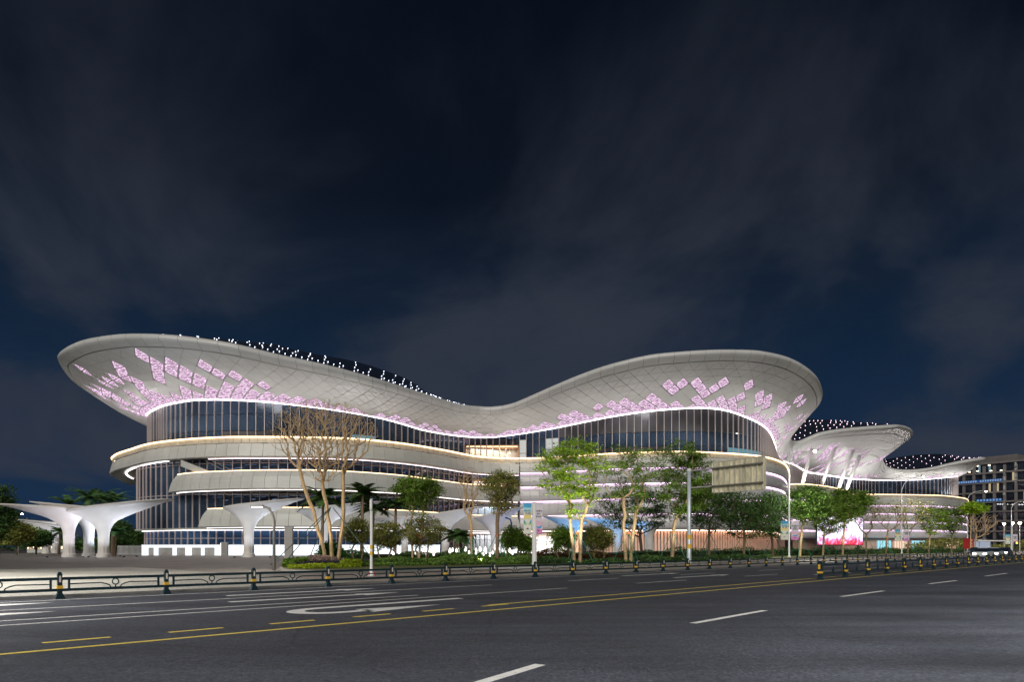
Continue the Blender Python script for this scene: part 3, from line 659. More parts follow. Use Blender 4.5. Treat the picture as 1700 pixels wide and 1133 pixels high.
# right lobe and the two far lobes: bulging tiers with pink light lines
def tiers(nm, c, zs, ztop, zbot, parent, step):
    cladding('cladding_panel', c, [(-.35, ztop), (-.02, ztop - .1), (.25, ztop - 1.2), (.3, zs[0] + .12), (0, zs[0] + .02)], step, M_clad, parent, limit=150)
    for k, z in enumerate(zs):
        zn = zs[k + 1] if k + 1 < len(zs) else zbot
        h = z - zn; pr = [(-1.0, z - .02), (-.45, z - .22), (-.12, z - .18 * h), (.1, z - .3 * h), (.25, z - .45 * h), (.3, z - .6 * h), (.24, z - .78 * h), (.08, z - .9 * h), (-.2, zn + .06)]
        cladding('cladding_panel', offset(c, -.15), pr, step, M_clad2, parent, limit=90)
        strip('led_strip', offset(c, -.5), z + .0, z + .12, -.35, .12, E_pink, parent)
    strip('back_wall', c, zbot, ztop, -1.9, -1.3, M_core, parent)
TR = sub('right_tiers')
tiers('right', railR, [19.8, 16.3, 12.75, 9.2], 22.25, 5.75, TR, 2.4)
railing(railR, 22.25, 23.25, TR, glass=M_rail)
strip('balcony_floor', railR, 21.7, 21.95, -9, -.5, M_core, TR)
strip('ground_soffit', railR, 5.55, 5.72, -4.2, -.2, M_clad, TR)
gr = offset(railR, -3.6)
def slatwall():
    q = resample(gr, step=.75); n = outn(q); l = []
    for i in range(len(q)):
        px = CX + q[i, 0] / q[i, 1] * F
        if px < 985: continue
        mb = MB().box((q[i, 0] + n[i, 0] * .12, q[i, 1] + n[i, 1] * .12, 2.77), (.5, .22, 5.5), math.atan2(n[i, 1], n[i, 0]) + math.pi / 2); l.append((mb.v, mb.f))
    pieces(l, 'wall_slat', mat('peach_metal_slat', (.66, .42, .32), .45, .1, .12, 1), TR, 300, 2.5)
slatwall()
strip('back_wall', gr[[CX + q[0] / q[1] * F > 968 for q in gr]], 0, 5.5, -.5, -.3, M_core, TR)
strip('led_strip', offset(gr, .9), 5.4, 5.5, -.25, .25, emat('peach_led', (1, .72, .55), 9.0), TR)
T2 = sub('second_lobe_tiers'); tiers('second', rail2, [17.8, 14.3, 10.8, 7.3], 21.6, 4.5, T2, 3.2); strip('handrail_led', rail2, 22.9, 23.15, -.12, .05, E_warm, T2); strip('balustrade', rail2, 21.6, 22.9, -.06, 0, M_rail, T2)
T3 = sub('third_lobe_tiers'); tiers('third', rail3, [18.7, 15.3, 11.9, 8.5], 22.2, 5.2, T3, 3.2); strip('handrail_led', rail3, 23.1, 23.35, -.12, .05, E_warm, T3); strip('balustrade', rail3, 22.2, 23.1, -.06, 0, M_rail, T3)
strip('balcony_floor', rail2, 21.3, 21.5, -12, -.5, M_core, T2); strip('balcony_floor', rail3, 21.7, 21.95, -12, -.5, M_core, T3)
g3 = offset(rail3, -3); strip('ground_wall', g3, 0, 5.0, -.4, 0, mat('peach_ground_wall', (.55, .36, .28), .5), T3)
xq0, xq1 = X2(1262, 212), X2(1302, 236); MB().box(((xq0[0] + xq1[0]) / 2, (xq0[1] + xq1[1]) / 2, 2.7), (math.hypot(xq1[0] - xq0[0], xq1[1] - xq0[1]), .4, 5.4), math.atan2(xq1[1] - xq0[1], xq1[0] - xq0[0])).build('link_wall', mat('peach_ground_wall', (.55, .36, .28), .5), T2)
strip('ground_wall', offset(rail2, -2.5), 0, 4.4, -.4, 0, mat('peach_ground_wall', (.55, .36, .28), .5), T2)
for i, (px, pxe) in enumerate(((1455, 1478), (1483, 1505), (1512, 1534), (1570, 1590))):
    x, xe = X2(px, 278)[0], X2(pxe, 278)[0]
    for k in range(6): MB().box((x + (xe - x) * k / 5, 277.35, 2.6), (.16, .12, 3.3)).build('shop_mullion', M_fin, T3)
    MB().box(((x + xe) / 2, 277.6, 2.6), (xe - x, .3, 3.2)).build('lit_shop_front', emat('cyan_shop_light' if i % 2 == 0 else 'warm_shop_light', (.35, .8, .95) if i % 2 == 0 else (1, .68, .5), 1.1), T3)
# raking columns that carry the roof of the second lobe
for (a, b_) in (((1332, 804, 233), (1347, 748, 229)), ((1364, 806, 241), (1387, 741, 234)), ((1392, 810, 250), (1416, 749, 240)), ((1405, 813, 257), (1427, 758, 246))):
    MB().tube([P(*a), P(*b_)], [.62, .62], 10).build('raking_column', M_white, T2, smooth=True)
# bright abstract screen on the facade
def screenmat():
    m, n, l = _base('led_screen'); out = n.new('ShaderNodeOutputMaterial'); em = n.new('ShaderNodeEmission'); l.new(em.outputs[0], out.inputs[0])
    co = n.new('ShaderNodeTexCoord'); nz = n.new('ShaderNodeTexNoise'); nz.inputs['Scale'].default_value = .35; nz.inputs['Detail'].default_value = 6; nz.inputs['Distortion'].default_value = 1.5; l.new(co.outputs['Object'], nz.inputs['Vector'])
    sx = n.new('ShaderNodeSeparateXYZ'); l.new(co.outputs['Object'], sx.inputs[0]); mr = n.new('ShaderNodeMapRange'); l.new(sx.outputs[2], mr.inputs[0]); mr.inputs[1].default_value = 2.5; mr.inputs[2].default_value = 6; mr.inputs[3].default_value = -.28; mr.inputs[4].default_value = .06
    a = n.new('ShaderNodeMath'); a.operation = 'ADD'; l.new(nz.outputs['Fac'], a.inputs[0]); l.new(mr.outputs[0], a.inputs[1])
    c = n.new('ShaderNodeValToRGB'); l.new(a.outputs[0], c.inputs[0]); e = c.color_ramp.elements; e[0].position = .22; e[0].color = (.75, .04, .06, 1); e[1].position = .56; e[1].color = (1, .93, 1, 1)
    q = e = c.color_ramp.elements.new(.36); q.color = (.95, .25, .55, 1); q = c.color_ramp.elements.new(.47); q.color = (.75, .70, 1, 1)
    l.new(c.outputs[0], em.inputs[0]); em.inputs[1].default_value = 1.6; return m
SC = thing('led_screen', 'bright white and pink video screen on the facade behind the trees', 'screen', P(1395, 902, 226)[:2] + (0,))
xa, ya = X2(1357, 216); xb, yb = X2(1432, 236); L_ = math.hypot(xb - xa, yb - ya); ang = math.atan2(yb - ya, xb - xa)
MB().box(((xa + xb) / 2, (ya + yb) / 2 + .35, 7.0), (L_ + .6, .5, 9.8), ang).build('screen_frame', M_dark, SC)
MB().box(((xa + xb) / 2, (ya + yb) / 2, 7.0), (L_, .1, 9.2), ang).build('screen_panel', screenmat(), SC)
for k in (-.4, .4): MB().box(((xa + xb) / 2 + (xb - xa) * k, (ya + yb) / 2 + (yb - ya) * k + .4, 1.05), (.5, .5, 2.1)).build('leg', M_dark, SC)

# sloping stair flight on the left lobe and its balustrade
sc0, sc1 = P(314, 765, 139), P(352, 784, 134.5)
ST_ = sub('stair'); d = [(-1.0, 0), (0, 0)]
def para(a, b, th, w, m, name):
    MB().add([(a[0], a[1], a[2]), (b[0], b[1], b[2]), (b[0], b[1], b[2] - th), (a[0], a[1], a[2] - th), (a[0], a[1] + w, a[2]), (b[0], b[1] + w, b[2]), (b[0], b[1] + w, b[2] - th), (a[0], a[1] + w, a[2] - th)],
             ((0, 1, 2, 3), (7, 6, 5, 4), (0, 4, 5, 1), (1, 5, 6, 2), (2, 6, 7, 3), (3, 7, 4, 0))).build(name, m, ST_)
para(P(300, 764, 137.5), P(352, 785, 134.0), 1.3, 1.6, M_clad, 'stair_flight')
para(P(340, 765, 137.5), P(378, 784, 135), .10, .1, M_steel, 'handrail'); para(P(352, 765, 137.5), P(390, 784, 135), .10, .1, M_steel, 'handrail')
#para(P(354, 852.5, 131), P(442, 852.5, 130), .05, .2, E_wh, 'led_strip')

# uplights that wash the soffit, standing on the balconies
me_f = MB().box((0, 0, .15), (1.2, .3, .3)).mesh('floodlight', M_dark)
def uplights(c, z, step, power, inset, skip=0, tilt=.42, col=(1, .97, .94)):
    q = resample(offset(c, inset), step=step); n = outn(q)
    for i in range(skip, len(q)):
        x, y = q[i, :2]; f = link('floodlight', me_f, BLD, (x - n[i, 0] * 1.2, y - n[i, 1] * 1.2 - 150, z - .9), math.atan2(n[i, 0], -n[i, 1]))
        ld = bpy.data.lights.new('uplight', 'AREA'); ld.shape = 'RECTANGLE'; ld.size = step * .8; ld.size_y = .5; ld.energy = power * step * (.42 if 690 < CX + F * x / y < 960 and c is not rail2 else 1); ld.color = col
        lo = link('uplight', ld, BLD, (x, y - 150, z + .3)); d_ = Vector((n[i, 0] * tilt, n[i, 1] * tilt, 1)).normalized()
        lo.rotation_euler = (-d_).to_track_quat('Z', 'Y').to_euler()
uplights(railL, 22.9, 9, 46, .9)
uplights(railR, 22.9, 9, 52, .9)
uplights(rail2, 22.5, 9, 85, .9)
uplights(rail3, 22.9, 10, 90, .9)

# ------------------------------------------------------------------ mushroom canopies
def canopy(px, Z, lpx, ly, rpx, ry, stem_w, label, hstem=None, glow=None, depth=.48, turn=0.0):
    """px column centre, Z distance; tips of the shade in photograph pixels"""
    x0 = (px - CX) * Z / F; t = thing('mushroom_canopy', label, 'canopy', (x0, Z, 0), turn, 'white mushroom canopies in front of the complex')
    RL, RR = (px - lpx) * Z / F, (rpx - px) * Z / F; HL, HR = CH + (HY - ly) * Z / F, CH + (HY - ry) * Z / F
    r0 = stem_w * Z / F / 2; hs = hstem or min(HL, HR) * .42; nth, nk = 40, 16; v = []; rimz = []
    Rd = depth * (RL + RR) / 2 * 1.0
    for i in range(nk + 1):
        tau = i / nk
        for j in range(nth):
            th = 2 * math.pi * j / nth; c, s = math.cos(th), math.sin(th)
            a = RR if c > 0 else RL; Re = 1 / math.sqrt((c / a) ** 2 + (s / max(Rd, 2.5)) ** 2)
            Hrim = HL + (HR - HL) * (c * Re + RL) / (RL + RR)
            rad = r0 + (Re - r0) * tau ** 2.6; z = hs + (Hrim - hs) * (tau ** .98)
            v.append((rad * c, rad * s, z))
            if i == nk: rimz.append((rad * c, rad * s, z))
    b = MB(); n0 = len(v)
    f = [(i * nth + j, i * nth + (j + 1) % nth, (i + 1) * nth + (j + 1) % nth, (i + 1) * nth + j) for i in range(nk) for j in range(nth)]
    # rim edge and dished top
    top = [(x * .995, y * .995, z + .14) for x, y, z in rimz]; cz = min(HL, HR) * .62
    v += top; f += [(nk * nth + j, nk * nth + (j + 1) % nth, n0 + (j + 1) % nth, n0 + j) for j in range(nth)]
    for k, q in enumerate((.7, .4, .12)):
        v += [(x * q, y * q, cz + (z - cz) * q ** .8 + .14) for x, y, z in rimz]
        m_ = n0 + k * nth; f += [(m_ + j, m_ + (j + 1) % nth, m_ + nth + (j + 1) % nth, m_ + nth + j) for j in range(nth)]
    m_ = n0 + 3 * nth; f.append(tuple(m_ + j for j in range(nth)))
    MB().add(v, f).build('shade', M_canopy, t, smooth=True, world=False)
    # fluted stem on a plain foot
    prof = [(r0 * 1.28, 0), (r0 * 1.25, .5), (r0 * 1.04, .62), (r0 * .97, hs * .45), (r0 * .97, hs * .8), (r0 * 1.0, hs + .02)]; v = []; kk = 32
    for r, z in prof:
        for j in range(kk):
            w = 2 * math.pi * j / kk; q = r * (1 - (.07 if (j % 4 == 0 and z > .55) else 0)); v.append((q * math.cos(w), q * math.sin(w), z))
    MB().add(v, [(i * kk + j, i * kk + (j + 1) % kk, (i + 1) * kk + (j + 1) % kk, (i + 1) * kk + j) for i in range(len(prof) - 1) for j in range(kk)]).build('column', M_canopy, t, world=False)
    if glow:
        for (dx, dy) in ((-.3, -2.2), (2.0, -.6), (1.6, 2.0)):  # third spot, behind the stem, is an added backlight for the shade's edge
            ld = bpy.data.lights.new('ground_uplight', 'SPOT'); ld.energy = glow[0] * (.5 if dy < 0 else 1.1); ld.color = glow[1]; ld.spot_size = math.radians(110); ld.spot_blend = .8; ld.shadow_soft_size = .15
            lo = link('ground_uplight', ld, t, (dx * (r0 + 1.1), dy * (r0 + 1.1), .25)); lo.rotation_euler = Vector((dx * .12, dy * .12, -1) if False else (dx * .15, dy * .15, -1)).to_track_quat('Z', 'Y').to_euler()
            MB().lathe([(.16, 0), (.18, .12), (.14, .2)], (dx * (r0 + 1.1), dy * (r0 + 1.1), 0), 8).build('ground_lamp', M_dark, t, world=False)
WB = (.80, .86, 1.0)
canopy(172, 106, 116, 851, 288, 830, 17, 'white mushroom canopy with long tip pointing right, frontmost of the left cluster', glow=(2300, WB))
canopy(114.5, 108, -8, 838, 150, 846, 17, 'white mushroom canopy whose long blade runs out of the left edge', glow=(2300, (.88, .84, 1.0)))
canopy(147.5, 113, 48, 834, 183, 846, 16, 'white mushroom canopy with bluish stem standing behind two others at left', glow=(2600, (.6, .85, 1.0)))
canopy(77, 168, 34, 867, 104, 873, 10.5, 'small distant white canopy behind the hedge at far left', glow=(1500, WB))
canopy(92, 176, 15.5, 862, 116, 870, 10, 'distant white canopy with flat long blade beside a small palm', glow=(1500, WB))
canopy(413, 106, 371.5, 845, 506, 829, 16, 'white mushroom canopy standing alone behind the curved grey plaza lamp', glow=(1800, WB))
canopy(537, 112, 491.5, 850, 638, 834, 14, 'white mushroom canopy behind the twin trunks of the bare tree', glow=(1500, WB))
canopy(672, 122, 612, 862, 735, 858, 12, 'white mushroom canopy hidden low behind the flowering shrub trees', glow=(1200, WB))
canopy(739, 114, 706, 858, 806, 842, 12.5, 'white mushroom canopy behind the thin bare branching sapling', glow=(1000, WB))
canopy(822, 110, 786, 862, 870, 843, 14, 'white mushroom canopy behind the brownish half bare tree by the banners', glow=(1100, (.6, .65, 1.0)))
canopy(948, 104, 899, 858, 976, 868, 13, 'white canopy with blue lit stem behind the bright green feathery tree', glow=(2400, (.15, .45, 1.0)))
canopy(1025, 110, 966, 860, 1052, 868, 12, 'white canopy with blue lit stem partly hidden by a round bush', glow=(2400, (.15, .45, 1.0)))
canopy(1078, 112, 1050, 866, 1104, 868, 12.5, 'short white canopy with bright blue stem between two staked trees', glow=(2600, (.15, .5, 1.0)))

# ------------------------------------------------------------------ road barriers
def barrier(name, label, t, s0, n, pitch, hp, style, rz=math.pi / 4):
    o0 = ST(s0, t); root = thing(name, label, 'barrier', o0, 0)
    post = link('barrier_post', None, root, (0, 0, 0), rz)
    b = MB(); w = .075
    b.add([(-.135, -.135, 0), (.135, -.135, 0), (.135, .135, 0), (-.135, .135, 0), (-.07, -.07, .17), (.07, -.07, .17), (.07, .07, .17), (-.07, .07, .17)], ((0, 1, 5, 4), (1, 2, 6, 5), (2, 3, 7, 6), (3, 0, 4, 7), (4, 5, 6, 7)))
    b.build('base', M_dark, post, world=False)
    ww = .125 if style == 0 else .19
    MB().box((0, 0, .17 + (hp - .17) / 2), (ww, ww, hp - .17)).box((0, 0, hp + .02), (ww * .7, ww * .7, .05)).build('post_body', M_dark, post, world=False)
    zz = .36 if style == 0 else .34
    MB().box((0, 0, zz), (ww + .03, ww + .03, .10)).build('reflector_band', M_yel, post, world=False)
    if style == 0: MB().box((0, -ww / 2 - .008, hp - .17), (.05, .016, .2)).build('reflector_strip', mat('white_reflector', (.75, .68, .6), .4), post, world=False)
    else:
        for sx in (-1, 1): MB().box((sx * (ww / 2 + .02), 0, hp - .24), (.04, .1, .24)).build('reflector_strip', M_yel, post, world=False)
    pan = link('barrier_panel', None, root, (0, 0, 0), rz); L0, L1 = ww / 2, pitch - ww / 2; zt, zb_ = hp - .16, .27
    for z in (zt, zb_): MB().box(((L0 + L1) / 2, 0, z), (L1 - L0, .06, .085)).build('rail', M_dark, pan, world=False)
    for x in (L0 + .18, L1 - .18): MB().box((x, 0, (zt + zb_) / 2), (.06, .05, zt - zb_ - .087)).build('upright', M_dark, pan, world=False)
    xc = (L0 + L1) / 2
    if style == 0:
        r = .095; MB().tube([(xc + r * math.cos(a), 0, (zt + zb_) / 2 + .04 + r * math.sin(a)) for a in [k * math.pi / 8 for k in range(17)]], .02, 5, False).tube([(xc, 0, zb_ + .02), (xc, 0, zb_ + .1)], .02, 4).build('ring', M_dark, pan, world=False)
        for sg in (-1, 1):
            xs = L0 + .2 if sg < 0 else L1 - .2
            MB().tube([(xs, 0, zt - .17), (xc + sg * .42, 0, zt - .16), (xc + sg * .27, 0, zt - .20), (xc + sg * .17, 0, zb_ + .10), (xc + sg * .13, 0, zb_ + .02)], .02, 5).build('scroll', M_dark, pan, world=False)
    else:
        MB().tube([(xc, 0, zb_ + .05), (xc - .10, 0, zb_ + .13), (xc - .03, 0, zb_ + .2), (xc + .06, 0, zb_ + .27), (xc - .02, 0, zb_ + .34)], [.02, .04, .05, .035, .015], 6).tube([(xc, 0, zb_ + .05), (xc + .09, 0, zb_ + .12), (xc + .15, 0, zb_ + .2)], [.02, .035, .01], 5).tube([(xc, 0, zb_ + .04), (xc - .13, 0, zb_ + .18)], [.02, .01], 5).build('emblem', M_dark, pan, world=False)
    r = math.sqrt(.5) * pitch; js = random.Random(3)
    for k in range(1, n):
        c = copy_tree(post, root); c.location = (r * k + js.uniform(-.02, .02), r * k + js.uniform(-.02, .02), 0); c.rotation_euler[2] = rz + js.uniform(-.03, .03)
        if k < n - 1: c = copy_tree(pan, root); c.location = (r * k, r * k, 0)
barrier('roadside_barrier', 'long dark green ring-patterned barrier between road and pavement', 24.82, 11.2 - 3.08 * 3, 46, 3.08, .78, 0)
barrier('median_barrier', 'dark barrier with yellow reflectors along the double yellow lines at right', 13.15, 33.9 * math.sqrt(2) - 13.15, 34, 3.5, .86, 1)

# ------------------------------------------------------------------ lamps, poles, signs
def spot(parent, loc, power, col=(1, .93, .82), size=150):
    ld = bpy.data.lights.new('lamp_light', 'SPOT'); ld.energy = power; ld.color = col; ld.spot_size = math.radians(size); ld.spot_blend = .6; ld.shadow_soft_size = .25
    return link('lamp_light', ld, parent, loc)
def street_lamp(px, Z, topy, hx, hy, label, power, banners=False, rad=.11, basez=0.1, col=(1, .96, .90), pos=None, arm=None, group='tall white street lamps along the road'):
    if pos is None:
        x = (px - CX) * Z / F; H = CH + (HY - topy) * Z / F; ax = (hx - px) * Z / F; hz = CH + (HY - hy) * Z / F; y = Z
    else: x, y = pos; H, ax, hz = 9.5, arm, 10.6
    t = thing('street_lamp', label, 'street lamp', (x, y, 0), 0, group)
    MB().lathe([(rad * 2, 0), (rad * 2, .3), (rad * 1.2, .4), (rad, H * .5), (rad * .75, H - 1)], k=10).build('pole', M_white, t, smooth=True, world=False)
    MB().tube([(0, 0, H - 1.05), (0, 0, H - .3), (ax * .12, 0, H + (hz - H) * .3 + .3), (ax * .4, 0, H + (hz - H) * .75 + .3), (ax * .85, 0, hz + .12)], [rad * .7, rad * .65, rad * .6, rad * .5, rad * .4], 8).build('arm', M_white, t, smooth=True, world=False)
    MB().box((ax, 0, hz + .1), (.9, .34, .16)).build('lamp_head', M_lampg, t, world=False)
    MB().lathe([(.12, -.20), (.22, -.1), (.2, 0)], (ax, 0, hz), 10).build('lamp_glass', E_lamp, t, world=False)
    spot(t, (ax, 0, hz - .32), power, col)
    return t
street_lamp(1310, 97, 768, 1353, 749, 'tall white street lamp with double banners, its lit head before the slanted columns', 9000, True)
street_lamp(1497, 150, 812, 1533, 792, 'white curved street lamp in front of the third lobe of the complex', 7000)
street_lamp(1606, 182, 828, 1637, 816, 'white street lamp beside the red sign board', 7000)
street_lamp(1679, 205, 843, 1702, 834, 'white street lamp cut by the right edge, over the parked cars', 2000)
street_lamp(1393, 300, 905, 1385, 870, 'far small street lamp behind the bus shelter', 600) if False else None
for i, (px, y, Z) in enumerate(((1667, 872, 240), (1681, 871, 225), (1693, 871, 225))):
    x = (px - CX) * Z / F; h = CH + (HY - y) * Z / F
    t = thing('garden_lamp', ['low white lamp left of the warm pair at far right', 'warm glaring lamp, left one of the pair at far right', 'warm glaring lamp, right one of the pair at far right'][i], 'lamp', (x, Z, 0), 0, 'glaring low lamps at far right')
    MB().lathe([(.16, 0), (.1, .2), (.08, h)], k=8).build('pole', M_white, t, world=False)
    MB().lathe([(.2, h), (.42, h + .25), (.42, h + .5), (.15, h + .7)], k=10).build('lamp_head', emat('warm_globe', (1, .78, .5), 40), t, world=False)
    spot(t, (0, 0, h - .1), 700, (1, .8, .55))
t = street_lamp(29.5, 148, 862, 36.5, 853.5, 'small white street lamp glowing above the distant trees at far left', 1500)
# near side lamps that light the carriageway (behind the photographer, copies of the lit ones across the road)
for k, (s, tt) in enumerate(((-22, -9.5), (-2, -9.5), (18, -9.5), (38, -9.5), (62, -9.5), (90, -9.5))):
    p = ST(s, tt); street_lamp(0, 0, 0, 0, 0, 'white street lamp on the near kerb %s' % ['far behind the camera', 'just behind the camera', 'right of the camera', 'second right of the camera', 'third right of the camera', 'last one right of the camera'][k], 13000 if s < 30 else 7500, pos=p[:2], arm=-2.2, group='street lamps along the near kerb')
for k, (s, tt) in enumerate(((-10, 30), (-4, 44))):  # lamps added out of view to brighten the driveway
    p = ST(s, tt); street_lamp(0, 0, 0, 0, 0, 'unseen white street lamp added to light the driveway, %s outside the left of the view' % ['nearer one', 'farther one'][k], 26000, pos=p[:2], arm=2.2, group='unseen street lamps added to light the driveway')
# plaza lamp
x, y, _ = G(455, 948); t = thing('plaza_lamp', 'curved grey plaza lamp at the tip of the planted island', 'lamp', (x, y, 0)); H = CH + (909 - 852) * y / F
MB().tube([(0, 0, 0), (0, 0, H - .6), (-.08, 0, H - .15), (-.35, 0, H + .3), (-.75, 0, H + .42)], [.11, .09, .09, .085, .08], 10).build('pole', M_lampg, t, smooth=True, world=False)
MB().box((-1.15, 0, H + .46), (.85, .3, .12)).build('lamp_head', M_lampg, t, world=False)
MB().box((-1.15, 0, H + .385), (.7, .22, .03)).build('lamp_glass', emat('plaza_lamp_glow', (1, .93, .75), 14), t, world=False); spot(t, (-1.15, 0, H + .3), 500, (1, .9, .72), 140)
x = (908 - CX) * .0 ; Z = 100; x = (849 - CX) * Z / F; t = thing('plaza_lamp', 'curved dark blue lamp post behind the brownish tree, by the banners', 'lamp', (x, Z, 0)); H = CH + (909 - 862) * Z / F
MB().tube([(0, 0, 0), (0, 0, H - .6), (-.15, 0, H - .1), (-.9, 0, H + .2)], [.14, .13, .13, .12], 8).build('pole', mat('blue_post', (.02, .06, .22), .4), t, smooth=True, world=False)
# white pole with yellow bands (camera mast)
x, y, _ = G(616.5, 957); t = thing('camera_pole', 'slim white pole with yellow bands standing at the kerb before the hedge', 'pole', (x, y, 0)); H = CH + (909 - 829) * y / F
MB().lathe([(.20, 0), (.20, .05), (.12, .12), (.085, .5), (.075, H)], k=10).build('mast', M_white, t, smooth=True, world=False)
for z in (1.15, 1.5): MB().lathe([(.095, z), (.095, z + .2)], k=10).build('yellow_band', M_yel, t, world=False)
for a in range(3): MB().box((.17 * math.cos(a * 2.1), .17 * math.sin(a * 2.1), .12), (.06, .06, .2)).build('anchor_bolt', mat('red_plastic', (.5, .04, .03), .5), t, world=False)
MB().box((0, -.1, H - .35), (.12, .12, .5)).build('box', M_white, t, world=False)
# text helper
def text(s, size, m, parent, loc, rz=0.0, name='lettering', sx=1.0):
    cu = bpy.data.curves.new(name, 'FONT'); cu.body = s; cu.size = size; cu.align_x = 'CENTER'; cu.align_y = 'CENTER'; cu.extrude = .004; cu.materials.append(m)
    to = bpy.data.objects.new(name, cu); C.objects.link(to); bpy.context.view_layer.update()
    me = bpy.data.meshes.new_from_object(to.evaluated_get(bpy.context.evaluated_depsgraph_get())); bpy.data.objects.remove(to)
    if not me.materials: me.materials.append(m)
    o = link(name, me, parent, loc); o.rotation_euler = (math.pi / 2, 0, rz); o.scale = (sx, 1, 1); return o
M_ink = mat('dark_ink', (.03, .035, .06), .6)
def flat(name, m, parent, poly, y):
    return MB().add([(a, y, c) for a, c in poly] + [(a, y - .006, c) for a, c in poly], [tuple(range(len(poly))), tuple(range(2 * len(poly) - 1, len(poly) - 1, -1))] + [(i, (i + 1) % len(poly), len(poly) + (i + 1) % len(poly), len(poly) + i) for i in range(len(poly))]).build(name, m, parent, world=False)
def banner(x, y, w, z0, z1, kind, label):
    t = thing('banner', label, 'banner', (x, y, 0), 0, 'pole banners'); h = z1 - z0
    bgm = mat('banner_cream', (.66, .66, .58), .6, 0, .05) if kind == 0 else mat('banner_lilac', (.62, .58, .64), .6, 0, .05)
    MB().box((0, 0, (z0 + z1) / 2), (w, .04, h)).build('banner_cloth', bgm, t, world=False)
    for z in (z0, z1): MB().tube([(-w / 2 - .05, 0, z), (w / 2 + .05, 0, z)], .03, 6).build('banner_arm', M_steel, t, world=False)
    Y = -.03; q = lambda f: z0 + h * f
    def blob(cx, cz, rx, rz_, m): flat('print', m, t, [(cx + rx * math.cos(k * math.pi / 8), cz + rz_ * math.sin(k * math.pi / 8)) for k in range(16)], Y)
    if kind == 0:
        flat('print', mat('print_blue', (.05, .35, .62)), t, [(-w / 2, q(.86)), (w / 2, q(.86)), (w / 2, q(1)), (-w / 2, q(1))], Y)
        flat('print', mat('print_pale_blue', (.35, .62, .68)), t, [(-w / 2, q(.72)), (w / 2, q(.72)), (w / 2, q(.86)), (-w / 2, q(.86))], Y)
        flat('print', mat('print_yellow', (.75, .62, .22)), t, [(-w / 2, q(.5)), (w / 2, q(.5)), (w / 2, q(.62)), (-w / 2, q(.62))], Y)
        for sg in (-1, 1):
            flat('print', mat('print_deep_blue', (.03, .22, .5)), t, [(sg * w / 2, q(.36)), (sg * w / 2, q(.47)), (sg * w * .2, q(.36))][::sg], Y)
            flat('print', mat('print_green', (.18, .52, .06)), t, [(sg * w / 2, q(.31)), (sg * w / 2, q(.37)), (sg * w * .15, q(.34)), (sg * w * .1, q(.31))][::sg], Y - .008)
        blob(0, q(.2), w * .3, h * .08, mat('print_white', (.7, .68, .62))); blob(0, q(.17), w * .15, h * .025, mat('print_navy', (.04, .1, .25)))
        text('10.28', w * .36, M_ink, t, (0, Y - .02, q(.665)), sx=.95); text('盛大开业', w * .19, M_ink, t, (0, Y - .02, q(.755)))
    else:
        text('全球最大', w * .24, M_ink, t, (0, Y - .02, q(.745))); text('单体', w * .24, M_ink, t, (0, Y - .02, q(.655))); text('免税店', w * .24, M_ink, t, (0, Y - .02, q(.565)))
        flat('print', mat('print_magenta', (.62, .22, .48)), t, [(-w / 2, q(0)), (w / 2, q(0)), (w / 2, q(.14)), (-w / 2, q(.2))], Y)
        flat('print', mat('print_pink', (.66, .42, .52)), t, [(-w / 2, q(.3)), (w / 2, q(.24)), (w / 2, q(.40)), (-w / 2, q(.46))], Y + .004)
        flat('print', mat('print_sea_blue', (.06, .28, .58)), t, [(-w * .42, q(.26)), (-w * .1, q(.18)), (w * .3, q(.18)), (w * .42, q(.28)), (0, q(.235))], Y - .008)
        blob(0, q(.10), w * .1, h * .02, mat('print_navy', (.04, .1, .25)))
    return t
def banner_pole(px, Z, topy, labels, w_px, y0, y1, lx, rx, pole=True):
    x = (px - CX) * Z / F; H = CH + (HY - topy) * Z / F
    if pole:
        t = thing('banner_pole', labels[2], 'pole', (x, Z, 0)); MB().lathe([(.26, 0), (.26, .1), (.2, .15), (.16, H)], k=12).build('mast', M_white, t, smooth=True, world=False); MB().lathe([(.17, H), (.02, H + .12)], k=12).build('cap', M_white, t, world=False)
    z0, z1 = CH + (HY - y1) * Z / F, CH + (HY - y0) * Z / F
    for k, pxb in enumerate((lx, rx)): banner((pxb - CX) * Z / F, Z - .05, w_px * Z / F, z0, z1, k, labels[k])
banner_pole(887.2, 53.5, 836, ('blue and yellow pole banner reading 10.28 before the pale green tree', 'lilac pole banner with dark characters beside the 10.28 banner', 'thick white pole carrying two tall banners behind the barrier'), 13.0, 836.5, 887, 875.8, 894.0)
banner_pole(1310, 97, 0, ('blue and green banner on the left of the tall lamp before dark trees', 'lilac and pink banner on the right of the tall lamp before dark trees'), 12.2, 866, 897, 1302, 1319.5, False)
banner_pole(1497, 150, 0, ('faded banner left of the lamp pole before the bare trees', 'faded pink banner right of the lamp pole before the bare trees'), 9.5, 880, 899, 1490, 1504.5, False)
banner_pole(1679, 205, 0, ('small blue banner on the lamp pole at the right edge', 'small purple banner on the lamp pole at the right edge'), 8, 888, 904, 1673, 1685, False)
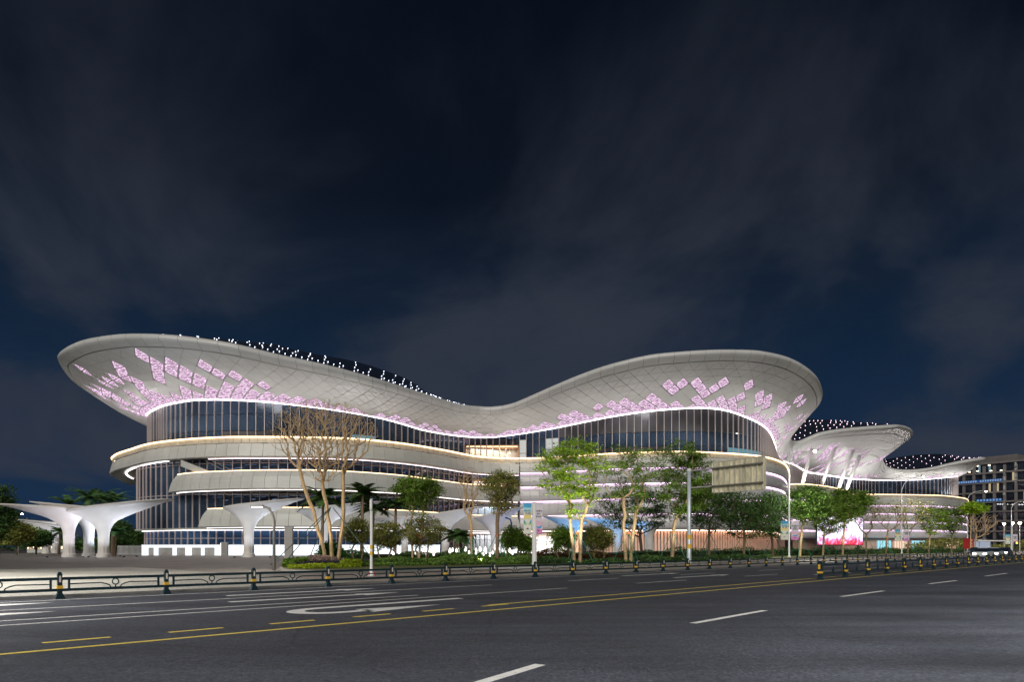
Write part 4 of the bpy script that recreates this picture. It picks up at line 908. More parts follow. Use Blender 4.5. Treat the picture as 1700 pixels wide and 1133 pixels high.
# gantry sign seen from behind
x, y, _ = G(1144, 937); Z = y; t = thing('gantry_sign', 'back of a large road sign with ribbed steel plate on an arm over the trees', 'road sign', (x, y, 0))
H = CH + (909 - 783) * Z / F
def Q(px, py, dz=0): a = P(px, py, Z + dz); return (a[0] - x, a[1] - y, a[2])
MB().lathe([(.32, 0), (.32, .08), (.22, .15), (.20, 3), (.17, H)], k=12).build('mast', mat('pale_blue_pole', (.55, .62, .66), .35, .3), t, smooth=True, world=False)
for z in (1.45, 2.35): MB().lathe([(.23, z), (.23, z + .42)], k=12).build('yellow_band', M_yel, t, world=False)
c = [Q(1183, 768.5, 0), Q(1271, 757.5, -3.6), Q(1271, 813, -3.6), Q(1183, 819, 0)]
def bil(u, v): return tuple(np.array(c[0]) * (1 - u) * v + np.array(c[1]) * u * v + np.array(c[2]) * u * (1 - v) + np.array(c[3]) * (1 - u) * (1 - v))
ring = [bil(u, v) for u, v in ((.03, 0), (.97, 0), (.99, .02), (1, .06), (1, .94), (.99, .98), (.97, 1), (.03, 1), (.01, .98), (0, .94), (0, .06), (.01, .02))]
nn = np.cross(np.array(c[1]) - c[0], np.array(c[3]) - c[0]); nn = nn / np.linalg.norm(nn); nn = nn if nn[1] < 0 else -nn
M_plate = mat('lamp_lit_aluminium_plate', (.66, .60, .43), .3, .2, .6, 1.6, streak=(1.2, 1, .5)); M_ribm = mat('pale_channel', (.66, .64, .52), .4, .3, .1)  # reflected street lamp light put into the plate's warm colour and streaky variation
v, f = slab(ring, -nn, .06); MB().add(v, f).build('sign_plate', M_plate, t, world=False)
MB().tube([tuple(np.array(p) + nn * .02) for p in ring + ring[:1]], .05, 5).build('edge_trim', M_ribm, t, world=False)
for k in range(10):
    u = .045 + k * .101; a, b_ = np.array(bil(u, .02)) + nn * .06, np.array(bil(u, .98)) + nn * .06; MB().tube([tuple(a), tuple(b_)], .075, 4).build('plate_rib', M_ribm, t, world=False)
for v_, py in ((.79, 779), (.21, 807)):
    a, b_ = np.array(bil(.0, v_)) + nn * .2, np.array(bil(.97, v_)) + nn * .2; mp0 = Q(1144, 783 if v_ > .5 else 811)
    MB().tube([(0, 0, mp0[2]), tuple(a), tuple(b_)], .085, 8).build('support_arm', mat('dark_galvanised', (.20, .20, .18), .4, .4), t, world=False)
MB().lathe([(.2, -.1), (.2, .15)], (0, 0, H + .1), 10).build('mast_head', M_white, t, world=False)

# ------------------------------------------------------------------ low lit boxes, fences, small lights of the plaza
Z = 131
for i, (a, b_) in enumerate(((238, 367), (379, 404), (424, 474), (486, 534), (548, 730))):
    xa, xb = X2(a, Z)[0], X2(b_, Z)[0]; z0, z1 = 0.0, CH + (909 - 908.5) * Z / F + .4
    t = thing('lit_counter', ['long white glowing low counter with five dark recesses, left of the others', 'short white glowing low wall left of the lone canopy column', 'white glowing low wall right of the lone canopy column', 'white glowing low wall behind the grey notice column', 'white glowing low wall seen through the flowering shrub trees'][i], 'counter', ((xa + xb) / 2, Z, 0), 0, 'glowing low walls in front of the glazed ground floor')
    Eg = emat('white_box_light', (.88, .94, 1.0), 1.5); w = xb - xa
    MB().box((0, 0, 1.75), (w, 1.2, .5)).build('light_band', Eg, t, world=False); MB().box((0, 0, 2.06), (w + .2, 1.4, .1)).build('cap', M_steel, t, world=False)
    if i == 0:
        edges = [0, .062, .155, .19, .395, .425, .56, .62, .76, .785, .935, 1]
        for k in range(0, 12, 2): e0, e1 = edges[k], edges[k + 1]; MB().box((-w / 2 + w * (e0 + e1) / 2, 0, .745), (w * (e1 - e0), 1.2, 1.49)).build('light_pier', Eg, t, world=False)
        for k in range(1, 10, 2): e0, e1 = edges[k], edges[k + 1]; MB().box((-w / 2 + w * (e0 + e1) / 2, .3, .745), (w * (e1 - e0) - .04, .5, 1.49)).build('recess_panel', mat('counter_grey', (.30, .28, .25), .5), t, world=False)
    else:
        n = max(1, int(w / 6))
        for k in range(n): MB().box((-w / 2 + w * (k + .5) / n, 0, .745), (w / n - .06, 1.2, 1.49)).build('light_panel', Eg, t, world=False)
for i, (px, w, h) in enumerate(((373, 1.2, 2.7), (480, 1.0, 5.0))):
    Z = 126 if i == 0 else 92; h = 2.4 if i == 0 else 4.2
    t = thing('notice_column', ['dark kiosk column between two glowing low walls', 'tall grey slab shaped notice column behind the curved plaza lamp'][i], 'column', (X2(px, Z)[0], Z, 0)); MB().box((0, 0, h / 2), (w, .5, h)).build('slab', M_lampg, t, world=False); MB().box((0, 0, h + .05), (w + .1, .6, .1)).build('cap', M_steel, t, world=False); MB().box((-w / 2 - .03, -.1, h / 2), (.05, .3, h * .96)).build('edge_light', E_wh if i == 0 else M_pinkfin, t, world=False)
# low fence left of the complex
x0, x1 = X2(196, 140)[0], X2(238, 140)[0]; t = thing('garden_fence', 'pale low railing between the canopies and the glowing counter', 'fence', (x0, 140, 0)); n = 22
for k in range(n): MB().box(((x1 - x0) * k / (n - 1), 0, .95), (.09, .09, 1.9)).build('picket', M_white, t, world=False)
for z in (.3, 1.75): MB().box(((x1 - x0) / 2, 0, z), (x1 - x0, .05, .06)).build('rail', M_white, t, world=False)
x0, x1 = X2(46, 190)[0], X2(106, 190)[0]; t = thing('planter_wall', 'low wall with a row of warm lit niches behind the left canopies', 'wall', ((x0 + x1) / 2, 190, 0)); w = x1 - x0
MB().box((0, 0, 1.0), (w, .6, 2.0)).build('wall_body', M_clad, t, world=False)
for k in range(14): MB().box((-w / 2 + w * (k + .5) / 14, -.33, 1.45), (.28, .08, .5)).build('niche_light', E_warm, t, world=False)
lant = thing('lantern_light', 'x', 'lamp', (0, 0, 0))
MB().tube([(0, 0, 0), (0, 0, .9)], .025, 5).build('stem', M_lampg, lant, world=False)
MB().lathe([(.05, .88), (.17, 1.0), (.16, 1.25), (.05, 1.55)], k=8).build('lantern_shade', emat('lantern_glow', (1, .95, .88), 2.2), lant, world=False)
rl = random.Random(9); first = True
for k in range(46):
    px = 612 + (866 - 612) * (k + rl.random() * .6) / 46 if k > 6 else 690 + k * 6; Z = rl.uniform(64, 78)
    if k > 6 and px < 744 and rl.random() < .55: px += 120
    o = lant if first else copy_tree(lant); first = False
    px = min(px, 866); o.location = ((px - CX) * Z / F, Z, .1 + rl.uniform(0, .5)); s = rl.uniform(.55, .85); o.scale = (s, s, s)
    tag(o, 'small glowing white lantern light standing among the hedge plants', 'lamp', 'white lantern lights on stems behind the hedge')

# ------------------------------------------------------------------ office block far right
OB = thing('office_building', 'tall dark office block with many floors behind the complex at far right', 'building', (175, 335, 0))
xA, yA, xB, yB = *X2(1566, 350), *X2(1716, 318); dx, dy = xB - xA, yB - yA; Lb = math.hypot(dx, dy); ang = math.atan2(dy, dx)
def ob(u, z, d=0.0): return (xA + dx * u + d * dy / Lb, yA + dy * u - d * dx / Lb, z)
M_ofw = mat('office_concrete', (.13, .118, .115), .8, 0, .15, .3); M_ofg = glassmat('office_glass', (.4, .5, .6), .05, body=(.018, .022, .032))
HT = 43.5; fl = 4.75; zf = [HT - 1.0 - fl * k for k in range(10)]
MB().box(ob(.5, HT / 2, -8), (Lb, 14, HT - 1.2), ang).build('building_core', mat('office_dark', (.03, .033, .04), .8), OB)
MB().box(ob(.55, HT + 1.2, -8), (Lb * .5, 9, 3), ang).build('penthouse', M_ofw, OB)
for z in zf: MB().box(ob(.5, z, .25), (Lb, 1.0, .75), ang).build('floor_band', M_ofw, OB)
cu = [.03, .12, .245, .36, .475, .59, .70, .82, .94]
for u in cu: MB().box(ob(u, HT / 2 - 1.1, -.05), (1.2, .6, HT - 2.2), ang).build('column', M_ofw, OB)
rb = random.Random(6)
for z in zf[:-1]:
    for a, b_ in zip(cu, cu[1:]):
        w = (b_ - a) * Lb - 1.5; n = 3
        for k in range(n):
            u = a + .75 / Lb + w / Lb * (k + .5) / n; q = rb.random()
            m_ = emat('lit_office_window', (.45, .72, .85), .35) if (z > 40 and .36 < u < .54 and q < .6) else (emat('warm_office_window', (1, .8, .5), .5) if q < .03 else M_ofg)
            MB().box(ob(u, z - fl / 2 - .02, -.5), (w / n - .12, .08, fl - .85), ang).build('window', m_, OB)
me_w = MB().box((0, 0, 0), (.8, .3, .25)).mesh('window_lamp', emat('office_lamp', (1, .85, .6), 8))
for u, z in ((.19, 39.4), (.31, 39.0), (.40, 39.2), (.55, 38.8), (.40, 41.7), (.53, 41.5), (.66, 38.6)):
    p = ob(u, z, -.2); link('window_lamp', me_w, OB, (p[0] - 175, p[1] - 335, p[2]), ang)
M_sg = emat('blue_sign_light', (.03, .16, .50), .5); M_sl = emat('pale_sign_letter', (.55, .75, 1.0), .7)
def signrow(u0, u1, z, n):
    MB().box(ob((u0 + u1) / 2, z, .95), ((u1 - u0) * Lb, .3, 1.25), ang).build('sign_board', M_sg, OB)
    for k in range(n):
        if n > 12 and k == 8: continue
        p = ob(u0 + (u1 - u0) * (k + .5) / n, z, 1.15); lb = MB(); w = .9
        for q in range(3): lb.box((p[0], p[1], z - .32 + q * .32), (w * rb.uniform(.6, 1), .08, .11), ang)
        lb.box((p[0], p[1], z), (.13, .09, .85), ang); lb.build('sign_character', M_sl, OB)
signrow(.19, .68, zf[2] + .95, 18); signrow(.40, .68, zf[4] + .95, 8)
M_vl = mat('pale_wall_letters', (.45, .44, .44), .6)
for u, zz in ((.70, (37.8, 34.6, 30.2, 27.4, 23.2, 20.4)), (.82, (41, 38.2, 35.6, 33.2))):
    for z in zz:
        lb = MB(); p = ob(u, z, .5)
        for q in range(4): lb.box((p[0], p[1], z - .7 + q * .46), (1.5 * rb.uniform(.55, 1), .12, .17), ang)
        lb.box((p[0], p[1], z), (.2, .14, 1.7), ang); lb.build('wall_character', M_vl, OB)
# far low bus shelter like roof and red board
x, Z = X2(1642, 215); t = thing('shelter', 'low curved white shelter glowing from inside at far right', 'shelter', (x, Z, 0)); k_ = Z / F
MB().add([p for i in range(13) for p in ((-5.2 + i * .86, -2.5, 3.4 + .6 * math.sin(i / 12 * math.pi) * (1 - i / 22)), (-5.2 + i * .86, 2.5, 3.4 + .6 * math.sin(i / 12 * math.pi) * (1 - i / 22)))], [(2 * i, 2 * i + 1, 2 * i + 3, 2 * i + 2) for i in range(12)]).add([p for i in range(13) for p in ((-5.2 + i * .86, -2.5, 3.65 + .6 * math.sin(i / 12 * math.pi) * (1 - i / 22)), (-5.2 + i * .86, 2.5, 3.65 + .6 * math.sin(i / 12 * math.pi) * (1 - i / 22)))], [(2 * i, 2 * i + 2, 2 * i + 3, 2 * i + 1) for i in range(12)]).box((0, -2.48, 3.55), (10.3, .06, .25)).build('roof', M_white, t, world=False)
MB().box((-1.3, 2, 1.7), (6.4, .12, 3.3)).build('back_panel', emat('shelter_glow', (.6, .68, .85), .55), t, world=False)
for q in (-4.8, -2, 1.6): MB().box((q, 1.6, 1.7), (.16, .16, 3.4)).build('post', M_white, t, world=False)
x, Z = X2(1608, 178); t = thing('red_sign_board', 'red notice board standing before the bare trees at right', 'sign', (x, Z, 0)); MB().box((0, 0, 2.5), (2.7, .15, 2.7)).build('board', mat('red_board', (.42, .02, .02), .5), t, world=False)
for q in (-1, 1): MB().box((q, .1, .6), (.1, .1, 1.2)).build('post', M_steel, t, world=False)
for q in range(3): MB().box((.75, -.09, 1.7 + q * .8), (.35, .02, .5)).build('board_print', mat('board_print_pale', (.6, .4, .35)), t, world=False)

# ------------------------------------------------------------------ cars and scooters far right
def car(x, y, rz, col, label, lights):
    t = thing('parked_car', label, 'car', (x, y, 0), rz, 'cars waiting at the far right of the road'); Wd = .88
    body = [(-2.25, .35), (-2.3, .75), (-2.1, .98), (-1.1, 1.03), (.95, 1.0), (2.0, .85), (2.28, .6), (2.2, .32)]
    cab = [(-1.95, .97), (-1.25, 1.42), (-.2, 1.5), (.45, 1.4), (1.25, .96)]
    def extr(prof, w0, w1):
        n = len(prof); v = [(a, -w0 if c < 1.02 else -w1, c) for a, c in prof] + [(a, w0 if c < 1.02 else w1, c) for a, c in prof]
        return v, [tuple(range(n)), tuple(range(2 * n - 1, n - 1, -1))] + [(i, n + i, n + (i + 1) % n, (i + 1) % n) for i in range(n)]
    m = mat('car_paint_' + label.split()[0], col, .25, .1, .03); MB().add(*extr(body, Wd, Wd)).build('body', m, t, world=False)
    MB().add(*extr(cab, Wd - .06, Wd - .24)).build('cabin_glass', mat('car_glass', (.015, .02, .03), .1), t, world=False)
    MB().add([(-1.2, -.6, 1.46), (.4, -.6, 1.44), (.4, .6, 1.44), (-1.2, .6, 1.46), (-.9, -.5, 1.54), (.2, -.5, 1.53), (.2, .5, 1.53), (-.9, .5, 1.54)], ((4, 5, 6, 7), (0, 1, 5, 4), (1, 2, 6, 5), (2, 3, 7, 6), (3, 0, 4, 7))).build('roof', m, t, world=False)
    for sx in (-1.4, 1.4):
        for sy in (-1, 1):
            wv = MB(); k = 14; v = [(sx + .33 * math.cos(a * 2 * math.pi / k), sy * .88 + q, .33 + .33 * math.sin(a * 2 * math.pi / k)) for q in (-.1, .1) for a in range(k)]
            wv.add(v, [tuple(range(k)), tuple(range(2 * k - 1, k - 1, -1))] + [(i, k + i, k + (i + 1) % k, (i + 1) % k) for i in range(k)]).build('wheel', mat('tyre', (.02, .02, .02), .8), t, world=False)
    for sy in (-.6, .6):
        MB().box((2.22, sy, .66), (.12, .34, .16)).build('headlight', emat('headlight_glow', (1, .95, .85), 18) if lights else M_steel, t, world=False)
        MB().box((-2.26, sy, .78), (.08, .34, .14)).build('taillight', emat('taillight_glow', (1, .04, .02), 4), t, world=False)
A = math.pi / 4
car(*X2(1618, 150), A + math.pi, (.02, .03, .05), 'dark blue car at the kerb below the red sign board', False)
car(*X2(1632, 95), A + math.pi, (.6, .62, .62), 'white car approaching, nearest of the waiting cars', True)
car(*X2(1651, 101), A + math.pi, (.5, .52, .55), 'silver car in the middle lane behind the white one', True)
car(*X2(1667, 118), A + math.pi, (.1, .1, .11), 'black car with lit headlights in the inner lane', True)
car(*X2(1648, 142), A + math.pi, (.55, .5, .45), 'beige car farthest back near the warm lamps', True)
t = thing('traffic_signal', 'short dark post with an orange signal box at far right', 'signal', (*X2(1686, 150), 0)); MB().lathe([(.12, 0), (.1, 2.6)], k=8).build('pole', M_dark, t, world=False); MB().box((0, 0, 2.3), (.5, .4, 1.0)).build('signal_box', M_dark, t, world=False); MB().box((.1, -.22, 2.5), (.3, .05, .35)).build('signal_lamp', emat('orange_signal', (1, .4, .05), 6), t, world=False)

# ------------------------------------------------------------------ vegetation
M_barkp = mat('pale_bark', (.48, .34, .19), .8, 0, .3, 6, .3, 20)
M_barkb = mat('brown_bark', (.22, .15, .09), .85, 0, .3, 6)
M_barkd = mat('dark_bark', (.09, .07, .05), .9, 0, .3, 6)
L_bright = leafmat('bright_green_leaves', (.38, .56, .055)); L_mid = leafmat('mid_green_leaves', (.18, .30, .05)); L_dark = leafmat('dark_green_leaves', (.085, .16, .05))
L_olive = leafmat('olive_leaves', (.25, .27, .07)); L_yel = leafmat('yellow_green_groundcover', (.30, .38, .03)); L_red = leafmat('reddish_hedge_leaves', (.15, .07, .035)); L_pink = leafmat('pale_pink_flowers', (.42, .30, .26)); L_hedge = leafmat('hedge_green_leaves', (.16, .27, .06)); L_purp = leafmat('grey_purple_leaves', (.09, .085, .10)); L_palm = leafmat('palm_leaves', (.10, .20, .07)); L_flower = leafmat('red_flowers', (.6, .06, .03))
def leaves(pts, n, rad, flat_, size, asp, nr):
    """n leaf quads round every point"""
    c = np.repeat(np.array(pts), n, 0); N_ = len(c); d = nr.normal(size=(N_, 3)); d[:, 2] *= flat_; d *= rad * .55; c = c + d
    a = nr.normal(size=(N_, 3)); a[:, 2] *= .5; a /= np.linalg.norm(a, axis=1)[:, None]; b = np.cross(a, nr.normal(size=(N_, 3)) * [.5, .5, 1.6]); b /= np.linalg.norm(b, axis=1)[:, None] + 1e-9
    s = size * nr.uniform(.6, 1.35, N_)[:, None]; a = a * s; b = b * s * asp
    v = np.stack([c - a, c + b * .9, c + a, c - b * .9], 1).reshape(-1, 3); f = np.arange(N_ * 4).reshape(-1, 4); return v, f
def npmesh(name, v, f, m):
    me = bpy.data.meshes.new(name); me.vertices.add(len(v)); me.vertices.foreach_set('co', np.asarray(v, np.float32).ravel()); me.loops.add(f.size); me.loops.foreach_set('vertex_index', f.ravel().astype(np.int32))
    me.polygons.add(len(f)); me.polygons.foreach_set('loop_start', np.arange(0, f.size, f.shape[1], dtype=np.int32)); me.update(calc_edges=True); me.materials.append(m); return me
def grow(base_pts, targets, up=.25, nseg=4, jit=.12, pen=.4, nr=None):
    """attach every target to the nearest earlier node; returns nodes and parents"""
    nodes = [np.array(p, float) for p in base_pts]; par = [-1] + list(range(len(base_pts) - 1)); ln = [0.0]
    for i in range(1, len(nodes)): ln.append(ln[-1] + np.linalg.norm(nodes[i] - nodes[i - 1]))
    start = max(0, len(nodes) - 2); tips = []
    T = sorted(targets, key=lambda q: np.linalg.norm(q - nodes[-1]))
    for q in T:
        A_ = np.array(nodes[start:]); d = np.linalg.norm(A_ - q, axis=1); below = np.maximum(0, A_[:, 2] - q[2] + .1 * d) * 1.5
        i = int(np.argmin(d + pen * np.array(ln[start:]) + below)) + start; a = nodes[i]; L_ = np.linalg.norm(q - a)
        if L_ < .05: continue
        ns = max(2, min(nseg, int(L_ / .5) + 1)); prev = i; c1 = a + (q - a) * .4 - np.array([0, 0, up * L_ * .5]) * (1 if q[2] - a[2] < L_ * .8 else .2)
        for k in range(1, ns + 1):
            t = k / ns; p = (1 - t) ** 2 * a + 2 * t * (1 - t) * c1 + t * t * q
            if k < ns: p = p + nr.normal(size=3) * jit * L_ / ns
            nodes.append(p); par.append(prev); ln.append(ln[prev] + L_ / ns); prev = len(nodes) - 1
        tips.append(prev)
    return np.array(nodes), par, tips
def limb_mesh(nodes, par, tips, r_tip, r_base, power=.5):
    n = len(nodes); cnt = np.zeros(n)
    for t in tips: cnt[t] += 1
    for i in range(n - 1, 0, -1):
        if par[i] >= 0: cnt[par[i]] += cnt[i]
    cnt = np.maximum(cnt, 1); r = r_tip * cnt ** power; r = np.minimum(r * (r_base / max(r[0], 1e-6)) ** (np.log(cnt) / max(math.log(cnt[0]), 1e-6)), r_base)
    b1, b2 = MB(), MB()
    for i in range(1, n):
        p = par[i]
        (b1 if cnt[i] > cnt[0] * .12 else b2).tube([nodes[p], nodes[i]], [r[p] if par[p] < 0 or cnt[p] < cnt[i] * 1.8 else r[i] * 1.15, r[i]], 6 if cnt[i] > 12 else 3, False)
    return b1, b2
def tree(px, base_y, top_y, cl, cr_, cb, label, seed, leaf=None, bark=None, nt_=110, nl=26, lsize=.20, lrad=.55, fork=.35, stems=1, r=.16, Z=None, flat_=.45, group=None, cat='tree', name='tree', lean=0.0, r_tip=.012, flowers=0, vase=.0, asp=.4, low=None, kind_leaf='crown', jit=.10):
    """crown spans cl..cr_ across and top_y..cb down in photograph pixels"""
    if Z is None: Z = F * CH / (base_y - HY)
    k = Z / F; x0 = (px - CX) * k; nr = np.random.RandomState(seed); t = thing(name, label, cat, (x0, Z, 0), 0, group)
    zt, zb = CH + (HY - top_y) * k, CH + (HY - cb) * k; xl, xr = (cl - px) * k, (cr_ - px) * k; cx, cz = (xl + xr) / 2, (zt + zb) / 2; rx, rz_ = (xr - xl) / 2, (zt - zb) / 2; ry = rx * .85
    T = []
    while len(T) < nt_:
        q = nr.uniform(-1, 1, 3); d = np.linalg.norm(q)
        if d > 1 or (d < .35 and nr.rand() < .7): continue
        if vase and abs(q[0]) + abs(q[1]) > (q[2] + 1) * .5 * (2 - vase) + .3: continue
        T.append(np.array([cx + q[0] * rx, q[1] * ry, cz + q[2] * rz_]))
    hf = zt * fork; allv = []; tipp = []; bA, bB = MB(), MB()
    for s in range(stems):
        ox = (s - (stems - 1) / 2) * .5; sub_ = [q for i, q in enumerate(T) if i % stems == s] if stems == 1 else [q for q in T if int(np.clip((q[0] - cx + rx) / (2 * rx) * stems, 0, stems - 1)) == s]
        if not sub_: continue
        nb = 6; base = [(ox + (cx * .25 + ox * 1.2 + lean * hf) * (i / nb) ** 1.4 + nr.normal() * .02 * (i > 0), nr.normal() * .02, hf * i / nb) for i in range(nb + 1)]
        nodes, par, tips = grow(base, sub_, nr=nr, up=.28, jit=jit); a, b_ = limb_mesh(nodes, par, tips, r_tip, r / (stems ** .35)); bA.add(a.v, a.f); bB.add(b_.v, b_.f)
        if nt_ > 0:
            tipp += [nodes[i] for i in tips]; tipp += [nodes[par[i]] for i in tips[::2]]
    if leaf: bA.add(bB.v, bB.f); bB = MB()
    bA.build('trunk', bark or M_barkp, t, world=False)
    if bB.v: bB.build('limbs' if leaf else kind_leaf, bark or M_barkp, t, world=False)
    if leaf:
        v, f = leaves(tipp, int(nl * 1.5), lrad * 1.15, flat_, lsize, asp, nr); link('crown', npmesh('crown', v, f, leaf), t)
    if flowers:
        v, f = leaves([tipp[nr.randint(len(tipp))] + nr.normal(size=3) * .2 for _ in range(flowers)], 5, .12, 1, .09, .8, nr); link('blossom', npmesh('blossom', v, f, L_flower), t)
    return t, x0, Z, hf
def stake(x, y, h, label, seed, m=None):
    t = thing('tree_stake', label, 'tree support', (x, y, 0), seed * .7, 'green props around the young trees'); m = m or mat('green_prop', (.02, .20, .10), .5); rad = h * .55
    for k in range(3):
        a = k * 2.094; MB().tube([(rad * math.cos(a), rad * math.sin(a), 0), (.12 * math.cos(a), .12 * math.sin(a), h)], .032, 5).build('prop', m, t, world=False)
    hh = h * .36; q = rad * (1 - .36)
    for k in range(3):
        a, b_ = k * 2.094, (k + 1) * 2.094; MB().tube([(q * math.cos(a), q * math.sin(a), hh), (q * math.cos(b_), q * math.sin(b_), hh)], .022, 4).build('crossbar', m, t, world=False)
    MB().lathe([(.17, h - .1), (.17, h + .1)], k=8).build('binding', mat('orange_binding', (.5, .16, .04), .7), t, world=False)
# -- the island with its trees
isl = [(462,947.5),(480,950),(520,951),(600,949.5),(700,947),(800,945.5),(888,944.5),(1000,941.5),(1150,936.5),(1280,931.5),(1400,926.6),(1500,923.2),(1600,920.6),(1600,918.6),(1500,919),(1400,919.5),(1200,921),(1000,925),(800,928),(600,930),(500,934),(468,941)]
pl = [G(*p)[:2] for p in isl]
b = MB().prism(pl, .0, .13); b.build('island_kerb', M_kerb)['kind'] = 'structure'
cxm, cym = np.mean([p[0] for p in pl]), np.mean([p[1] for p in pl])
pin = [(p[0] + (.25 if i < 1 else 0), p[1] + (.22 if i < 13 else -.2)) for i, p in enumerate(pl)]
sheet('island_soil', pin, .135, mat('island_lawn', (.11, .12, .04), .9, 0, .45, 2.5))
def bed(name, label, poly_px, h, n, m, size, seed, cat='hedge', asp=.45, z0=.1, under=None):
    """clipped planting over a ground polygon given in photograph pixels (front edge first, then back)"""
    nr = np.random.RandomState(seed); fr, bk = poly_px; fr = np.array([G(*p)[:2] for p in fr]); bk = np.array([G(*p)[:2] for p in bk]); m0 = 40
    a = resample(np.c_[fr], n=m0); b2 = resample(np.c_[bk], n=m0)
    u = nr.rand(n) * (m0 - 1); i = u.astype(int); w = (u - i)[:, None]; A_ = a[i] * (1 - w) + a[np.minimum(i + 1, m0 - 1)] * w; B_ = b2[i] * (1 - w) + b2[np.minimum(i + 1, m0 - 1)] * w
    v_ = nr.rand(n) ** 1.7; edge = np.minimum(1, np.minimum(v_, 1 - v_) * 8 + .35); hh = h * (.75 + .35 * np.sin(A_[:, 0] * .9 + seed) * np.sin(A_[:, 0] * .37)) * edge; xy = A_ + (B_ - A_) * v_[:, None]
    z = z0 + hh * (nr.rand(n) ** .45); pts = np.c_[xy, z]; v, f = leaves(pts, 1, .06, .8, size, asp, nr)
    o = link(name, npmesh(name, v, f, m)); o['kind'] = 'stuff'; tag(o, label, cat)
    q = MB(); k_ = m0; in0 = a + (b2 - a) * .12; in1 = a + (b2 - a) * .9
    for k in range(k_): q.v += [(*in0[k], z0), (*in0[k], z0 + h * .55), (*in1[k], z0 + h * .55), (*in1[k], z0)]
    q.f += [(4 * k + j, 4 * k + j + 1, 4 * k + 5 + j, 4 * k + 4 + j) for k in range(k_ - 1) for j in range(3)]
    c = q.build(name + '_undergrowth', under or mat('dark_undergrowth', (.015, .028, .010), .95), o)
    return o
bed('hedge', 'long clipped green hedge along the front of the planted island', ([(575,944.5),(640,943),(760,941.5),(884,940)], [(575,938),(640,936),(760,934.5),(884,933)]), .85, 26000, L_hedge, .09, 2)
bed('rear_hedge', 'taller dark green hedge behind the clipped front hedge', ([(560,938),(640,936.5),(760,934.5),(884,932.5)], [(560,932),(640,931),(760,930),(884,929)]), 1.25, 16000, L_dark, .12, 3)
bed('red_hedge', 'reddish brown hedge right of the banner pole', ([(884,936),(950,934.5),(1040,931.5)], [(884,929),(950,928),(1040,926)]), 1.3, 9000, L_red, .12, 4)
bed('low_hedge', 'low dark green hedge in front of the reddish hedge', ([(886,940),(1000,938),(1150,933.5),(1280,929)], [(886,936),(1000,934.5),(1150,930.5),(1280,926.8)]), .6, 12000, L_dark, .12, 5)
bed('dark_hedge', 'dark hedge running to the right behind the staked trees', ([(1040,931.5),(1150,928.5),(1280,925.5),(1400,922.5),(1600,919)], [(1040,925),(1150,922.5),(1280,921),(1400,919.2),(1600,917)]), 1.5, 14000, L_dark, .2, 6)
bed('yellow_groundcover', 'bright yellow green ground cover at the tip of the island', ([(478,948),(520,948.3),(570,946.8),(600,945)], [(478,944.5),(520,944.6),(570,943),(600,942)]), .28, 7000, L_yel, .07, 7, 'ground cover')
bed('purple_groundcover', 'greyish purple low plants behind the yellow ground cover', ([(480,944.5),(520,944.6),(572,943.2)], [(482,940.5),(520,940),(572,939)]), .42, 6000, L_purp, .08, 8, 'ground cover')
bed('mixed_groundcover', 'leafy mid green low plants at the rounded tip of the island', ([(468,945),(485,944.5),(512,941)], [(472,940),(490,938),(515,936)]), .7, 6000, L_mid, .10, 9, 'ground cover')
bed('pink_flower_bed', 'pale pink flowering plants in front of the round shrub', ([(512,942),(540,942),(574,941)], [(512,938),(540,938),(574,937)]), .95, 4500, L_pink, .08, 10, 'flowers')
bed('olive_groundcover', 'yellowish low plants left of the long hedge', ([(566,946),(600,945)], [(566,941),(600,941)]), .5, 2500, L_yel, .08, 12, 'ground cover')
# big round shrub at the foot of the bare tree
nr = np.random.RandomState(21); x, y, _ = G(549, 939.5); t = thing('round_shrub', 'dense bright green broad-leaved shrub at the foot of the bare twin-trunk tree', 'shrub', (x, y, .1))
q = nr.normal(size=(420, 3)); q /= np.linalg.norm(q, axis=1)[:, None]; q *= nr.uniform(.5, 1, (420, 1)); q = q * [1.15, .9, .95] + [0, 0, 1.0]; v, f = leaves(q, 8, .22, 1, .17, .35, nr); link('crown', npmesh('crown', v, f, leafmat('fresh_shrub_leaves', (.055, .19, .035))), t); MB().tube([(0, 0, 0), (0, 0, 1)], [.12, .06], 6).build('trunk', M_barkb, t, world=False)
BT = 'bare and leafy street trees on the island'
tree(551, 941, 660, 440, 632, 800, 'tall bare tree with pale forked trunks and golden brown twigs', 31, None, M_barkp, nt_=1500, fork=.25, stems=3, r=.24, Z=57, vase=.6, r_tip=.015, kind_leaf='crown', jit=.06)
x0, Z0 = X2(551, 57)[0], 57
t = thing('tree_stake', 'long dark slanting props tied high to the bare twin-trunk tree', 'tree support', (x0, Z0, 0))
for dx_, dy_ in ((-4.6, -1.5), (-3.4, -2.2), (-2.3, .6), (4.0, -1.2)): MB().tube([(dx_, dy_, .1), (0.1 * (1 if dx_ > 0 else -1), 0, 4.9)], .035, 5).build('prop', mat('dark_green_prop', (.015, .06, .05), .5), t, world=False)
tree(690, 930, 790, 651, 736, 848, 'small bushy tree with dense olive green rounded crown', 32, L_mid, M_barkp, 130, 30, .13, .42, fork=.42, r=.12, Z=60, stems=2, vase=.4)
tree(783, 930, 775, 754, 806, 862, 'thin sapling with bare pale forking branches', 33, None, M_barkp, 300, fork=.38, r=.13, Z=60, stems=1, vase=.7, r_tip=.013)
tree(825, 930, 780, 796, 866, 858, 'brownish tree with many fine twigs and sparse dark leaves', 34, L_olive, M_barkb, 480, 7, .11, .35, fork=.40, r=.16, Z=60, vase=.6, r_tip=.013)
tree(958, 936, 726, 888, 1012, 860, 'tall tree with bright lime green feathery leaves lit from the street', 35, L_bright, M_barkp, 95, 46, .17, .62, fork=.36, r=.20, Z=62, stems=2, flat_=.3, vase=.3, asp=.28, r_tip=.014)
